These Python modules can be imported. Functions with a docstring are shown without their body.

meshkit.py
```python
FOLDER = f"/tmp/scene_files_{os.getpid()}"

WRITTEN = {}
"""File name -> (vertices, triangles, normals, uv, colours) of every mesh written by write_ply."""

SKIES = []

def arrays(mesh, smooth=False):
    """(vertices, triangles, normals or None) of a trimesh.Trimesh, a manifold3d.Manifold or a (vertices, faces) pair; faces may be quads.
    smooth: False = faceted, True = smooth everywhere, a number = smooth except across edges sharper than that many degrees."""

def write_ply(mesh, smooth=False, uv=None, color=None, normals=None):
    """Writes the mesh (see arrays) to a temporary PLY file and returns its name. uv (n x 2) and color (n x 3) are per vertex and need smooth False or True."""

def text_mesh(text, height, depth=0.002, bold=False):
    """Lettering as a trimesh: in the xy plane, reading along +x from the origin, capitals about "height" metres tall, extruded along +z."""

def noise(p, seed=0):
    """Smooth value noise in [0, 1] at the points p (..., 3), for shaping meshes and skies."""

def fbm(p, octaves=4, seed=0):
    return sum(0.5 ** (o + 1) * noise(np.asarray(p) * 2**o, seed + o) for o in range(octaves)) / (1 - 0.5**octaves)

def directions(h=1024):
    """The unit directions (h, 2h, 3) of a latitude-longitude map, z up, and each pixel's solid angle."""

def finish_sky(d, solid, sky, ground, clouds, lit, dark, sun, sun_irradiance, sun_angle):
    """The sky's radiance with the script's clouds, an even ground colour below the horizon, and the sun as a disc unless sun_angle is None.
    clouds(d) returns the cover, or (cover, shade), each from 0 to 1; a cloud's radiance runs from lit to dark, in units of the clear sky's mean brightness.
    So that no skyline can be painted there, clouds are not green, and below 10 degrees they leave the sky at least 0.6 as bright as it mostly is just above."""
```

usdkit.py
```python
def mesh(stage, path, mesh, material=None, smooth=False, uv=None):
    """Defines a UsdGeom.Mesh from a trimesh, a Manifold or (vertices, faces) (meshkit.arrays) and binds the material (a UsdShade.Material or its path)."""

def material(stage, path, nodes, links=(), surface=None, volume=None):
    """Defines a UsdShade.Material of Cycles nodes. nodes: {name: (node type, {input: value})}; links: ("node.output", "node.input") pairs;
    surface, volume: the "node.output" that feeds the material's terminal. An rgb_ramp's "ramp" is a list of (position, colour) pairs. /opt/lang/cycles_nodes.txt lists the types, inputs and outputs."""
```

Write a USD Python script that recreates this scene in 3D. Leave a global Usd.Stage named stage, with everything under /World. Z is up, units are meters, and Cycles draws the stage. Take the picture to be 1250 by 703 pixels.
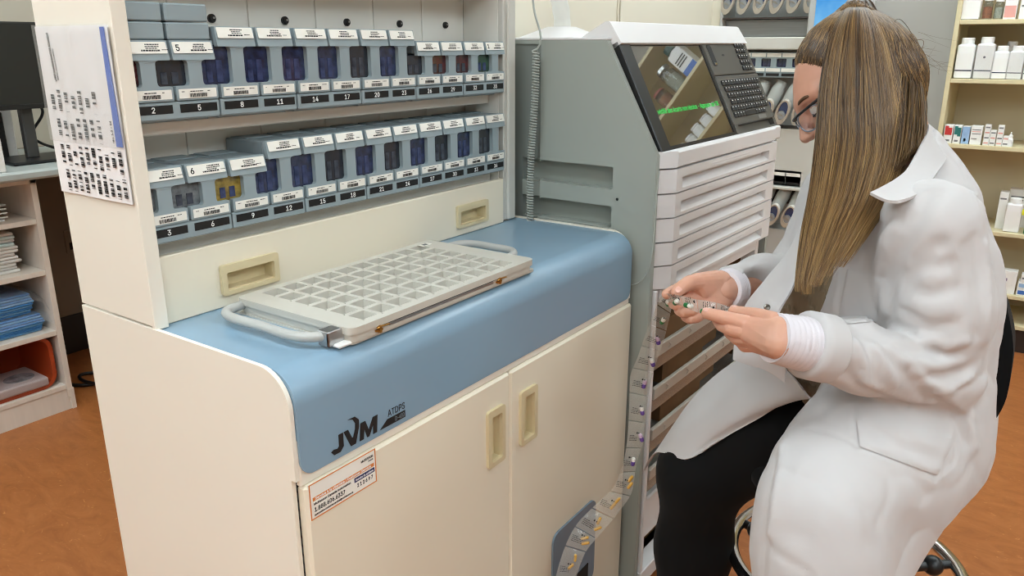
import math, random, sys
import numpy as np, trimesh
import manifold3d as m3
from shapely.geometry import Polygon, box as sbox, Point, LineString
from shapely.ops import unary_union
from shapely import affinity
import meshkit, usdkit
from pxr import Usd, UsdGeom, UsdLux, UsdShade, Gf, Sdf, Vt

random.seed(7); rng = np.random.default_rng(7)
stage = Usd.Stage.CreateInMemory()
UsdGeom.Xform.Define(stage, '/World'); UsdGeom.Scope.Define(stage, '/World/Looks')

# ------------------------------------------------------------------ camera
H = 1.30
FPX, PITCH, YAW, CX, CY = 965.0, math.atan2(298, 965), math.radians(34.9), 625.0, 351.5
FH = np.array([math.cos(YAW), math.sin(YAW), 0.0])
FW = FH * math.cos(PITCH) + np.array([0, 0, -math.sin(PITCH)])
RT = np.array([FH[1], -FH[0], 0.0]); UP = np.cross(RT, FW)
EYE = np.array([0, 0, H])
cam = UsdGeom.Camera.Define(stage, '/World/camera')
cam.CreateHorizontalApertureAttr(36.0); cam.CreateFocalLengthAttr(36.0 * FPX / 1250)
cam.CreateClippingRangeAttr(Gf.Vec2f(0.02, 200))
M = np.eye(4); M[0, :3], M[1, :3], M[2, :3], M[3, :3] = RT, UP, -FW, EYE
cam.AddTransformOp().Set(Gf.Matrix4d(*M.ravel().tolist()))
cam.CreateExposureAttr(0.0)

# ------------------------------------------------------------------ lights: the ceiling's fluorescent panels
LAMP_Z = 2.68
LAMPS = [(-1.7, -0.6), (-1.7, 1.3), (-3.4, 0.3), (-0.5, -1.7), (0.5, -1.35), (-2.2, -2.4), (2.2, -1.9), (0.0, 0.8), (-1.0, 2.2), (1.0, 2.35), (3.1, -0.5), (3.0, 0.8)]
LAMP_POWER = 12.0
AMBIENT = 0.25

# what the picture's pixels stand for: the ray of a pixel, and where it meets a plane of the room
def ray(x, y): return FW + RT * (x - CX) / FPX - UP * (y - CY) / FPX
def atX(x, y, X): r = ray(x, y); return EYE + r * (X / r[0])
def atY(x, y, Y): r = ray(x, y); return EYE + r * (Y / r[1])
def atZ(x, y, Z): r = ray(x, y); return EYE + r * ((Z - H) / r[2])
def atT(x, y, t): return EYE + ray(x, y) * t

# ------------------------------------------------------------------ helpers: prims
names, origin = {}, {}
def unique(path):
    n = names.get(path, 0); names[path] = n + 1
    return path if n == 0 else f'{path}_{n:03d}'
def tag(p, label=None, cat=None, group=None, kind=None):
    for k, v in (('label', label), ('category', cat), ('group', group), ('kind', kind)):
        if v: p.SetCustomDataByKey(k, v)
    return p
def thing(name, label, cat, loc=(0, 0, 0), rz=0.0, group=None, kind=None):
    path = unique('/World/' + name)
    x = UsdGeom.Xform.Define(stage, path)
    x.AddTranslateOp().Set(Gf.Vec3d(*map(float, loc)))
    if rz: x.AddRotateZOp().Set(float(rz))
    origin[path] = np.array(loc, float)
    return tag(x.GetPrim(), label, cat, group, kind)
def arr(m):
    if hasattr(m, 'to_mesh'):
        q = m.to_mesh(); return np.array(q.vert_properties[:, :3], float), np.array(q.tri_verts)
    if isinstance(m, (tuple, list)) and isinstance(m[0], np.ndarray): 
        v, f = m
        if f.shape[1] == 4: f = np.vstack([f[:, [0, 1, 2]], f[:, [0, 2, 3]]])
        return v, f
    return np.array(m.vertices, float), np.array(m.faces)
def join(*ms):
    ms = [arr(m) for m in ms]; n = np.cumsum([0] + [len(v) for v, _ in ms])
    return np.vstack([v for v, _ in ms]), np.vstack([f + a for (_, f), a in zip(ms, n)])
def part(name, mesh, mat, parent=None, smooth=30, label=None, local=False, **k):
    """one Mesh under its thing (or under /World); mesh in world coordinates unless local"""
    base = str(parent.GetPath()) if parent is not None else '/World'
    path = unique(base + '/' + name)
    v, f = arr(mesh)
    top = '/' + '/'.join(path.split('/')[1:3])
    o = origin.get(top) if parent is not None else None
    if o is not None and not local: v = v - o
    if o is None and parent is None:
        c = np.array([(v[:, 0].min() + v[:, 0].max()) / 2, (v[:, 1].min() + v[:, 1].max()) / 2, v[:, 2].min()])
        v = v - c
    g = usdkit.mesh(stage, path, (v, f), mat, smooth=smooth)
    if parent is None: g.AddTranslateOp().Set(Gf.Vec3d(*map(float, c)))
    p = g.GetPrim()
    tag(p, label, k.get('cat'), k.get('group'), k.get('kind'))
    return p
def struct(name, mesh, mat, smooth=30): return part(name, mesh, mat, smooth=smooth, kind='structure')
def copy_of(root, loc, rz=0, label=None, group=None):
    cd = root.GetCustomData(); base = str(root.GetPath()); 
    import re
    r = thing(re.sub(r'_[0-9]{3}$', '', root.GetName()), label or cd['label'], cd['category'], loc, rz, group or cd.get('group'))
    r.GetReferences().AddInternalReference(root.GetPath()); r.SetInstanceable(True)
    return r

# ------------------------------------------------------------------ helpers: shapes
def bx(x0, x1, y0, y1, z0, z1, c=0.0):
    if x0 > x1: x0, x1 = x1, x0
    if y0 > y1: y0, y1 = y1, y0
    if z0 > z1: z0, z1 = z1, z0
    c = min(c, .49 * min(x1 - x0, y1 - y0, z1 - z0))
    if c <= 0:
        m = trimesh.creation.box([x1 - x0, y1 - y0, z1 - z0]); m.apply_translation([(x0 + x1) / 2, (y0 + y1) / 2, (z0 + z1) / 2]); return arr(m)
    P = []
    for X, sx in ((x0, 1), (x1, -1)):
        for Y, sy in ((y0, 1), (y1, -1)):
            for Z, sz in ((z0, 1), (z1, -1)):
                P += [(X, Y + sy * c, Z + sz * c), (X + sx * c, Y, Z + sz * c), (X + sx * c, Y + sy * c, Z)]
    return arr(m3.Manifold.hull_points(np.array(P, np.float64)))
def mbx(*a): return m3.Manifold(m3.Mesh(np.array(bx(*a)[0], np.float32), np.array(bx(*a)[1], np.uint32)))
def rbx(x0, x1, y0, y1, z0, z1, r, seg=10):
    """box with round edges (hull of eight spheres)"""
    s = m3.Manifold.sphere(r, seg)
    return m3.Manifold.batch_hull([s.translate([a, b, c]) for a in (x0 + r, x1 - r) for b in (y0 + r, y1 - r) for c in (z0 + r, z1 - r)])
def extr(poly, d):
    """shapely polygon -> mesh in xy, extruded 0..d in z"""
    gs = getattr(poly, 'geoms', [poly])
    return join(*[trimesh.creation.extrude_polygon(g, d, engine='earcut') for g in gs if g.area > 0])
def place(mesh, o, u, v):
    """local x,y,z -> o + x u + y v + z (u x v)"""
    V, f = arr(mesh); u = np.asarray(u, float); v = np.asarray(v, float)
    u = u / np.linalg.norm(u); v = v - u * (v @ u); v = v / np.linalg.norm(v)
    return np.asarray(o, float) + V @ np.stack([u, v, np.cross(u, v)]), f
def rot(mesh, R, o=(0, 0, 0)):
    V, f = arr(mesh); return (V - o) @ np.asarray(R).T + o, f
def move(mesh, d): V, f = arr(mesh); return V + np.asarray(d, float), f
def rrect(w, h, r, n=6): return sbox(r, r, w - r, h - r).buffer(r, quad_segs=n)
def tube(pts, rad, n=8, cap=True, closed=False):
    p = np.asarray(pts, float); N = len(p); rad = np.broadcast_to(rad, (N,))
    t = (np.roll(p, -1, 0) - np.roll(p, 1, 0)) if closed else np.gradient(p, axis=0)
    t /= np.linalg.norm(t, axis=1, keepdims=True) + 1e-12
    a = np.cross(t[0], [0, 0, 1] if abs(t[0][2]) < .9 else [1, 0, 0]); a /= np.linalg.norm(a); A = []
    for i in range(N):
        a = a - t[i] * (a @ t[i]); a /= np.linalg.norm(a) + 1e-12; A.append(a)
    A = np.array(A); B = np.cross(t, A); th = np.arange(n) * 2 * math.pi / n
    V = (p[:, None] + rad[:, None, None] * (np.cos(th)[None, :, None] * A[:, None] + np.sin(th)[None, :, None] * B[:, None])).reshape(-1, 3)
    F = []
    for i in range(N if closed else N - 1):
        k = (i + 1) % N
        for j in range(n):
            j2 = (j + 1) % n; F += [(i * n + j, i * n + j2, k * n + j2), (i * n + j, k * n + j2, k * n + j)]
    if cap and not closed:
        V = np.vstack([V, p[0], p[-1]]); c0, c1 = N * n, N * n + 1
        for j in range(n): F += [(c0, (j + 1) % n, j), (c1, (N - 1) * n + j, (N - 1) * n + (j + 1) % n)]
    return V, np.array(F)
def smoothpath(pts, n=40):
    from scipy.interpolate import CubicSpline
    p = np.asarray(pts, float); s = np.r_[0, np.cumsum(np.linalg.norm(np.diff(p, axis=0), axis=1))]
    return CubicSpline(s, p)(np.linspace(0, s[-1], n))
def lathe(profile, o=(0, 0, 0), n=24):
    m = trimesh.creation.revolve(np.array(profile, float), sections=n); return move(m, o)
_text = {}
def text(s, h, d=0.0004, bold=False, width=None):
    k = (s, bold)
    if k not in _text: _text[k] = arr(meshkit.text_mesh(s, 1.0, 1.0, bold))
    V, f = _text[k]; V = V.copy(); sx = h
    if width: sx = width / (V[:, 0].max() - V[:, 0].min())
    return V * [sx, h, d], f

# ------------------------------------------------------------------ helpers: materials
def lin(c): 
    c = np.asarray(c, float) / 255; return np.where(c <= .04045, c / 12.92, ((c + .055) / 1.055) ** 2.4)
LK = {}
def mat(name, rgb, rough=.5, metal=0.0, bump=0.0, bscale=400, var=0.0, vscale=6, coat=0.0, spec=.5, sheen=0.0, sub=0.0, trans=0.0, emit=None, alpha=None, rgb2=None, stretch=None):
    n, l = {}, []
    c = lin(rgb)
    n['p'] = ('principled_bsdf', dict(base_color=c, roughness=rough, metallic=metal, coat_weight=coat, specular_ior_level=spec, sheen_weight=sheen, transmission_weight=trans))
    if sub: n['p'][1].update(subsurface_weight=sub, subsurface_radius=(1, .35, .2), subsurface_scale=.006)
    if emit: n['p'][1].update(emission_color=lin(rgb), emission_strength=emit)
    n['tc'] = ('texture_coordinate', {})
    src = 'tc.object'
    if stretch:
        n['mp'] = ('mapping', dict(scale=stretch)); l.append(('tc.object', 'mp.vector')); src = 'mp.vector'
    if var or rgb2 is not None:
        n['nz'] = ('noise_texture', dict(scale=vscale, detail=5.0, roughness=.6)); l.append((src, 'nz.vector'))
        c2 = lin(rgb2) if rgb2 is not None else c * (1 - var)
        n['rp'] = ('rgb_ramp', dict(ramp=[(.3, c), (.7, c2)])); l += [('nz.fac', 'rp.fac'), ('rp.color', 'p.base_color')]
    if bump:
        n['bn'] = ('noise_texture', dict(scale=bscale, detail=3.0)); n['bp'] = ('bump', dict(strength=bump, distance=.001))
        l += [(src, 'bn.vector'), ('bn.fac', 'bp.height'), ('bp.normal', 'p.normal')]
    surf = 'p.BSDF'
    if alpha is not None:
        n['t'] = ('transparent_bsdf', dict(color=(1, 1, 1))); n['mx'] = ('mix_closure', dict(fac=alpha))
        l += [('t.BSDF', 'mx.closure1'), ('p.BSDF', 'mx.closure2')]; surf = 'mx.closure'
    LK[name] = usdkit.material(stage, '/World/Looks/' + name, n, l, surface=surf)
    return LK[name]

# ================================================================== materials
CREAM = mat('cream_enamel', (236, 228, 213), .45, bump=.05, bscale=900)
CREAM2 = mat('warm_cream_enamel', (233, 223, 202), .45, bump=.05, bscale=900)
BEIGE = mat('beige_plastic', (214, 198, 160), .4)
BLUE = mat('blue_enamel', (130, 158, 178), .34, coat=.15)
BIN = mat('grey_blue_plastic', (146, 160, 165), .42, bump=.04, bscale=1500)
BIN2 = mat('grey_blue_lid', (140, 152, 157), .45)
LINER = mat('grey_liner', (236, 233, 225), .5)
DARKGAP = mat('dark_gap', (28, 27, 26), .8)
BLACK = mat('black_plastic', (20, 20, 21), .4)
PRINT = mat('print_ink', (22, 21, 22), .6)
PRINTW = mat('white_print', (236, 236, 234), .6)
PAPER = mat('label_paper', (238, 235, 226), .55)
STEEL = mat('steel', (190, 190, 190), .3, metal=1.0)
CHROME = mat('chrome', (222, 222, 224), .09, metal=1.0)
BRASS = mat('brass', (190, 140, 70), .35, metal=1.0)
WALL = mat('cream_wall_paint', (226, 219, 201), .6, bump=.05, bscale=120)
GWALL = mat('grey_wall_paint', (196, 193, 187), .6, bump=.05, bscale=120)
TANWALL = mat('shaded_tan_paint', (134, 117, 100), .7)  # the wall's own tan plus the shade under the desk, in one colour
CEIL = mat('ceiling_paint', (235, 233, 228), .8)
DBASE = mat('dark_baseboard_vinyl', (44, 34, 30), .5)
LAMIN = mat('light_wood_laminate', (222, 209, 196), .5, var=.08, vscale=5, stretch=(8, 8, 1))
DESKTOP = mat('grey_laminate', (168, 172, 168), .45)
RWOOD = mat('pale_maple_laminate', (214, 200, 160), .5, var=.06, vscale=4, stretch=(1, 1, 9))
RBACK = mat('maple_back_panel', (205, 191, 160), .6)

def floor_mat():
    n = dict(tc=('texture_coordinate', {}), mp=('mapping', dict(scale=(1.0, .45, 1), rotation=(0, 0, .5))),
             a=('noise_texture', dict(scale=13, detail=8.0, roughness=.7, distortion=1.6)),
             b=('noise_texture', dict(scale=40, detail=6.0, roughness=.75, distortion=2.6)),
             ra=('rgb_ramp', dict(ramp=[(.25, lin((140, 80, 39))), (.5, lin((162, 97, 50))), (.75, lin((174, 109, 61)))])),
             rb=('rgb_ramp', dict(ramp=[(.0, (0, 0, 0)), (.60, (0, 0, 0)), (.70, (.65, .65, .65))])),
             rc=('rgb_ramp', dict(ramp=[(.27, (.55, .55, .55)), (.36, (0, 0, 0))])),
             m1=('mix_color', dict(b=lin((214, 152, 92)))), m2=('mix_color', dict(b=lin((108, 58, 30)))),
             p=('principled_bsdf', dict(roughness=.42, specular_ior_level=.4)))
    l = [('tc.object', 'mp.vector'), ('mp.vector', 'a.vector'), ('mp.vector', 'b.vector'), ('a.fac', 'ra.fac'), ('b.fac', 'rb.fac'), ('b.fac', 'rc.fac'),
         ('ra.color', 'm1.a'), ('rb.color', 'm1.fac'), ('m1.result', 'm2.a'), ('rc.color', 'm2.fac'), ('m2.result', 'p.base_color')]
    return usdkit.material(stage, '/World/Looks/orange_linoleum', n, l, surface='p.BSDF')
FLOOR = floor_mat()
def glassy(name, tint, gloss=.05, rough=.03, haze=0.0, hazec=(230, 232, 232)):
    """a thin clear sheet: see-through, a glint that grows with the angle on both sides, and a little haze"""
    n = dict(t=('transparent_bsdf', dict(color=lin(tint))), g=('glossy_bsdf', dict(color=(1, 1, 1), roughness=rough)), f=('layer_weight', dict(blend=.5)),
             pw=('math', dict(math_type='power', value2=5.0)), ad=('math', dict(math_type='add', value2=gloss, use_clamp=True)), m=('mix_closure', {}), d=('diffuse_bsdf', dict(color=lin(hazec))), h=('mix_closure', dict(fac=haze)))
    l = [('f.facing', 'pw.value1'), ('pw.value', 'ad.value1'), ('ad.value', 'm.fac'), ('t.BSDF', 'h.closure1'), ('d.BSDF', 'h.closure2'), ('h.closure', 'm.closure1'), ('g.BSDF', 'm.closure2')]
    return usdkit.material(stage, '/World/Looks/' + name, n, l, surface='m.closure')
FILM = glassy('clear_film', (250, 250, 250), .05, .12, .10)
ACRYL = glassy('clear_acrylic', (235, 236, 232), .05, .05, .12)

# ================================================================== the room
XL, XR, YB, YF = -4.6, 4.25, 3.45, -4.2
struct('floor', bx(XL, XR, YF, YB, -.05, 0), FLOOR)
struct('ceiling', bx(XL, XR, YF, YB, 2.72, 2.8), CEIL)
struct('wall_left', bx(XL - .1, XL, YF, YB, 0, 2.72), WALL)
struct('wall_front', bx(XL, XR, YF - .1, YF, 0, 2.72), WALL)
struct('wall_back', bx(XL, 2.2, YB, YB + .1, .90, 2.72), mat('beige_wall_paint', (192, 182, 166), .6))
struct('wall_back_lower', bx(XL, 2.2, YB - .004, YB + .1, 0, .90), TANWALL)
struct('baseboard_back', bx(XL, 2.2, YB - .014, YB + .1, 0, 0.17, .004), DBASE)
struct('wall_right', bx(XR, XR + .1, YF, YB, 0, 2.72), GWALL)
struct('wall_middle', join(bx(1.62, 2.775, 1.46, 1.56, 0, 2.72), bx(2.795, 3.72, 1.46, 1.56, 0, 2.72), bx(2.77, 2.80, 1.475, 1.56, 0, 2.72)), WALL)
struct('trim_1', join(bx(2.772, 2.780, 1.452, 1.462, 0, 2.72, .002), bx(2.790, 2.798, 1.452, 1.462, 0, 2.72, .002)), WALL)
struct('trim_2', bx(3.715, 3.80, 1.40, 1.56, 0, 2.72, .004), WALL)
struct('wall_alcove', bx(2.2, 2.25, 1.56, YB + .1, 0, 2.72), WALL)
struct('wall_middle_end', bx(3.72, XR + .1, 1.47, 1.56, 0, 2.72), WALL)

LIGHTM = mat('lit_diffuser', (226, 243, 250), .5, emit=LAMP_POWER)
WHERE = ['left of the packaging machine', 'left of the open shelf unit', 'at the far left of the room', 'behind the camera to the left', 'behind the camera to the right', 'at the front left corner', 'in front of the stool near the front wall', 'over the left side of the packaging machine', 'at the back left corner of the room', 'over the open shelf unit', 'over the stock shelving', 'over the rear dispensing machine']
for i, (lx, ly) in enumerate(LAMPS):
    t = thing('ceiling_light', 'white fluorescent ceiling panel ' + WHERE[i], 'ceiling light', (lx, ly, LAMP_Z), group='ceiling light panels')
    fr = m3.Manifold.cube([.66, 1.26, .04], True) - m3.Manifold.cube([.6, 1.2, .2], True)
    part('frame', move(fr, (0, 0, .02)), CEIL, t, local=True)
    part('diffuser', bx(-.3, .3, -.6, .6, .005, .015), LIGHTM, t, local=True)
dome = UsdLux.DomeLight.Define(stage, '/World/ambient_fill')  # added even fill, no daylight source in this closed room
dome.CreateIntensityAttr(AMBIENT); dome.CreateColorAttr(Gf.Vec3f(1, .98, .95))

# ================================================================== the packaging machine (front face along X at Y=.704)
X0, X1, YFR, YST, ZT = .551, 1.452, .704, .989, .925
pm = thing('pill_packaging_machine', 'large cream pharmacy packaging machine with rounded blue work surface and two doors', 'packaging machine', (1.0, .95, 0))
# left side panel of the base, front top rounded
side = sbox(YFR + .004, .05, 1.167, ZT + .003).buffer(0)
corner = unary_union([side.difference(sbox(YFR, ZT - .05, YFR + .055, ZT + .1)), Point(YFR + .054, ZT - .047).buffer(.05, quad_segs=10).intersection(sbox(0, 0, 2, ZT + .003))])
side = corner.difference(sbox(YFR - .01, 0, YFR + .012, .785))
part('side_panel', place(extr(side, .006), (X0, 0, 0), (0, 1, 0), (0, 0, 1)), CREAM, pm)
rside = affinity.translate(side, 0, 0)
part('side_panel', place(extr(rside, .006), (X1 - .006, 0, 0), (0, 1, 0), (0, 0, 1)), CREAM, pm)
part('base_frame', join(bx(X0 + .012, X1 - .012, YFR + .024, 1.16, .06, .78), bx(X0 + .03, X1 - .03, YFR + .05, 1.13, .0, .06), bx(X0 + .006, X1 - .006, YFR + .012, YFR + .03, .06, .785)), DARKGAP, pm)
# blue top: one sheet bent over the front edge, its front corners rounded
R = .042
prof = [(1.0, ZT)] + [(YFR + R - R * math.sin(a), ZT - R + R * math.cos(a)) for a in np.linspace(0, math.pi / 2, 12)] + [(YFR, .789)]
prof = np.array(prof); inner = prof + np.array([[0, -.01]] + [[.01 * math.sin(a), -.01 * math.cos(a)] for a in np.linspace(0, math.pi / 2, 12)] + [[.01, 0]])
bluep = Polygon(np.vstack([prof, inner[::-1]]))
blue = place(extr(bluep, X1 - X0 - .014), (X0 + .007, 0, 0), (0, 1, 0), (0, 0, 1))
cut = []
bv, bf = blue; bm = m3.Manifold(m3.Mesh(bv.astype(np.float32), bf.astype(np.uint32)))
for xx, s in ((X0 + .007, 1), (X1 - .007, -1)):
    c = sbox(0, 0, .02, .02).difference(Point(.02, .02).buffer(.02, quad_segs=8))
    V, f = extr(c, .1); V[:, 0] *= s; f = f[:, ::s]
    V, f = V[:, [0, 2, 1]] + [xx, YFR - .03, .7889], f[:, ::-1]
    q = m3.Manifold(m3.Mesh(V.astype(np.float32), f.astype(np.uint32)))
    bm = bm - q
part('work_surface', bm, BLUE, pm, smooth=25, label='blue enamelled work surface curving down over the front edge')
part('front_trim', bx(X0 + .006, X1 - .006, YFR + .003, YFR + .012, .775, .84, .002), CREAM, pm)

# doors with recessed pulls
def door(xa, xb, hx0, hx1):
    fw, fz0, fz1 = YFR - .002, .624, .728
    d = mbx(xa, xb, fw, YFR + .024, .065, .775, .004) - mbx(hx0 + .006, hx1 - .006, fw - .01, fw + .02, fz0 + .006, fz1 - .006)
    p = part('door', d, CREAM2, pm)
    a = extr(rrect(hx1 - hx0, fz1 - fz0, .006).difference(affinity.translate(rrect(hx1 - hx0 - .018, fz1 - fz0 - .022, .003), .009, .009)), .006)
    cup = join(bx(hx0 + .008, hx1 - .008, fw + .013, fw + .016, fz0 + .008, fz1 - .01), bx(hx0 + .007, hx0 + .0095, fw, fw + .014, fz0 + .008, fz1 - .01), bx(hx1 - .0095, hx1 - .007, fw, fw + .014, fz0 + .008, fz1 - .01),
               bx(hx0 + .008, hx1 - .008, fw, fw + .014, fz0 + .007, fz0 + .0095), bx(hx0 + .008, hx1 - .008, fw, fw + .014, fz1 - .0135, fz1 - .010))
    part('handle', join(place(a, (hx0, fw - .0055 + .006, fz0), (1, 0, 0), (0, 0, 1)), cup), BEIGE, p, label='beige recessed door pull')
    return p
d1 = door(X0 + .0085, 1.0005, .932, .980)
d2 = door(1.0025, X1 - .001, 1.027, 1.079)
# blue discharge plate low on the right door
pl = affinity.translate(rrect(.172, .20, .022), 0, 0)
part('discharge_plate', place(extr(pl, .004), (1.142, YFR - .0025, .178), (1, 0, 0), (0, 0, 1)), mat('slate_blue_plate', (118, 136, 152), .4), d2, label='slate blue plate around the pouch outlet')
part('outlet', bx(1.165, 1.285, YFR - .0078, YFR - .0062, .192, .232), DARKGAP, d2, label='dark slot the pouches come out of')

# upper cabinet
UZ = 1.72
part('cabinet_side', mbx(X0 + .0008, X0 + .006, YST - .012, 1.167, ZT + .0062, UZ, .0008) + mbx(X0 + .0008, X0 + .0215, YST - .012, YST - .004, ZT + .0012, UZ, .0008), CREAM, pm)
part('cabinet_side', join(bx(1.404, 1.432, YST, 1.167, ZT + .002, UZ, .003), bx(1.386, 1.408, YST + .006, YST + .10, ZT + .002, UZ, .002), bx(1.3855, 1.39, YST, YST + .012, 1.022, 1.385, .001)), mat('cabinet_grey_cream', (205, 203, 195), .45), pm)
part('inner_side', bx(1.3835, 1.3855, YST + .012, 1.09, 1.0, 1.40), LINER, pm)
part('inner_side', bx(.5575, .5605, YST, 1.09, 1.0, 1.40), LINER, pm)
part('header', bx(X0 + .02, 1.41, YST + .002, 1.16, 1.402, UZ, .003), CREAM, pm)
sill = mbx(.562, 1.3853, YST, YST + .012, ZT + .0005, 1.022, .0015)
hand = [(.667, .771, .944, .990), (1.2195, 1.3225, .942, .988)]
for a, b, c, d in hand: sill = sill - mbx(a + .006, b - .006, YST - .01, YST + .1, c + .006, d - .006)
sp = part('sill_panel', sill, CREAM2, pm)
for a, b, c, d in hand:
    fr = extr(rrect(b - a, d - c, .004).difference(affinity.translate(rrect(b - a - .018, d - c - .018, .003), .009, .006)), .006)
    w = YST - .001
    top = Polygon([(0, 0), (.012, 0), (.012, -.02), (0.009, -.02)])
    hood = place(extr(Polygon([(w - .004, d - .002), (w + .022, d - .004), (w + .022, d - .024), (w, d - .012)]), b - a - .014), (a + .007, 0, 0), (0, 1, 0), (0, 0, 1))
    cup = join(bx(a + .007, b - .007, w + .019, w + .022, c + .005, d - .008), bx(a + .006, b - .006, w, w + .02, c + .005, c + .008), bx(a + .0065, a + .0095, w, w + .02, c + .006, d - .01), bx(b - .0095, b - .0065, w, w + .02, c + .006, d - .01))
    part('handle', join(place(fr, (a, w + .0005, c), (1, 0, 0), (0, 0, 1)), hood, cup), BEIGE, sp, label='beige recessed pull in the sill panel')
part('bin_floor', join(bx(.562, 1.3835, YST + .013, 1.088, 1.005, 1.016), bx(.562, 1.3835, YST + .035, 1.088, 1.016, 1.0355)), LINER, pm)
part('bin_rail', join(bx(.577, 1.383, YST + .035, 1.0885, 1.180, 1.1985, .002)), LINER, pm)
# back liner panels: two rows with their own seams
for zs, z0, z1 in (((.577, .706, .843, .982, 1.119, 1.256, 1.383), 1.03, 1.258), ((.577, .70, .838, .976, 1.115, 1.25, 1.383), 1.2595, 1.401)):
    for a, b in zip(zs[:-1], zs[1:]): part('back_panel', bx(a + .0006, b - .0006, 1.089, 1.094, z0, z1, .001), LINER, pm)
part('back_sheet', bx(.56, 1.42, 1.0945, 1.10, .93, 1.70), DARKGAP, pm)
for x in (.770, .908, 1.046, 1.183, 1.320):
    s = part('lock', place(lathe([(0, 0), (.0065, 0), (.0065, .004), (.005, .006), (0, .006)], n=16), (x, 1.089, 1.3365), (1, 0, 0), (0, 0, 1)), BLACK, pm)
    part('keyhole', bx(x - .0005, x + .003, 1.0822, 1.0832, 1.3365 - .0006, 1.3365 + .0022), STEEL, s)

# logo printed on the blue front
def on_front(m, x, z, y=YFR): return place(m, (x, y - .0004, z), (1, 0, 0), (0, 0, 1))
def poly(*p): return Polygon(p)
lg = []
J = poly((.606, .803), (.611, .797), (.622, .797), (.628, .803), (.628, .822), (.620, .822), (.620, .806), (.617, .8035), (.611, .805))
V = poly((.629, .822), (.637, .822), (.643, .808), (.645, .808), (.649, .818), (.650, .826), (.646, .833), (.637, .836), (.650, .8355), (.6565, .829), (.6565, .819), (.649, .797), (.640, .797))
Mm = poly((.656, .797), (.6635, .797), (.6655, .811), (.670, .797), (.674, .797), (.682, .811), (.681, .797), (.6885, .797), (.691, .822), (.682, .822), (.6735, .807), (.668, .822), (.659, .822))
bar = poly((.694, .797), (.745, .797), (.745, .8075), (.709, .8075))
for g in (J, V, Mm, bar): lg.append(on_front(extr(g, .0004), 0, 0))
lg.append(on_front(text('ATDPS', .0095, width=.034), .7105, .8105))
part('logo_print', join(*lg), PRINT, pm, label='black lettering and swoosh printed on the blue front')
part('logo_print', move(on_front(text('D-480', .0065, width=.018), .724, .799), (0, -.0005, 0)), mat('logo_grey', (120, 130, 138), .6), pm)

# service sticker
OR = mat('orange_print', (214, 128, 60), .55); NAVY = mat('navy_print', (42, 46, 92), .55)
st = part('service_sticker', bx(.5635, .6815, YFR - .0026, YFR - .0018, .7255, .777), PAPER, d1, label='white service sticker with orange border and phone number')
sy = YFR - .0026
def stk(m, x, z): return place(m, (x, sy - .0001, z), (1, 0, 0), (0, 0, 1))
border = extr(sbox(.5640, .7260, .6810, .7765).difference(sbox(.5658, .7276, .6792, .7749)), .0002)
part('border', join(stk(border, 0, 0), stk(extr(sbox(.569, .7515, .677, .7565), .0002), 0, 0)), OR, st)
part('headline', stk(text("Service à la clientèle / Customer Service", .0030, .0005, True, .098), .5725, .7527), PRINTW, st)
part('navy_band', stk(extr(sbox(.640, .7430, .6775, .7495), .0002), 0, 0), NAVY, st)
part('band_lettering', stk(text('Numéro de système', .0028, .0005, True, .033), .6420, .7448), PRINTW, st)
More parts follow.
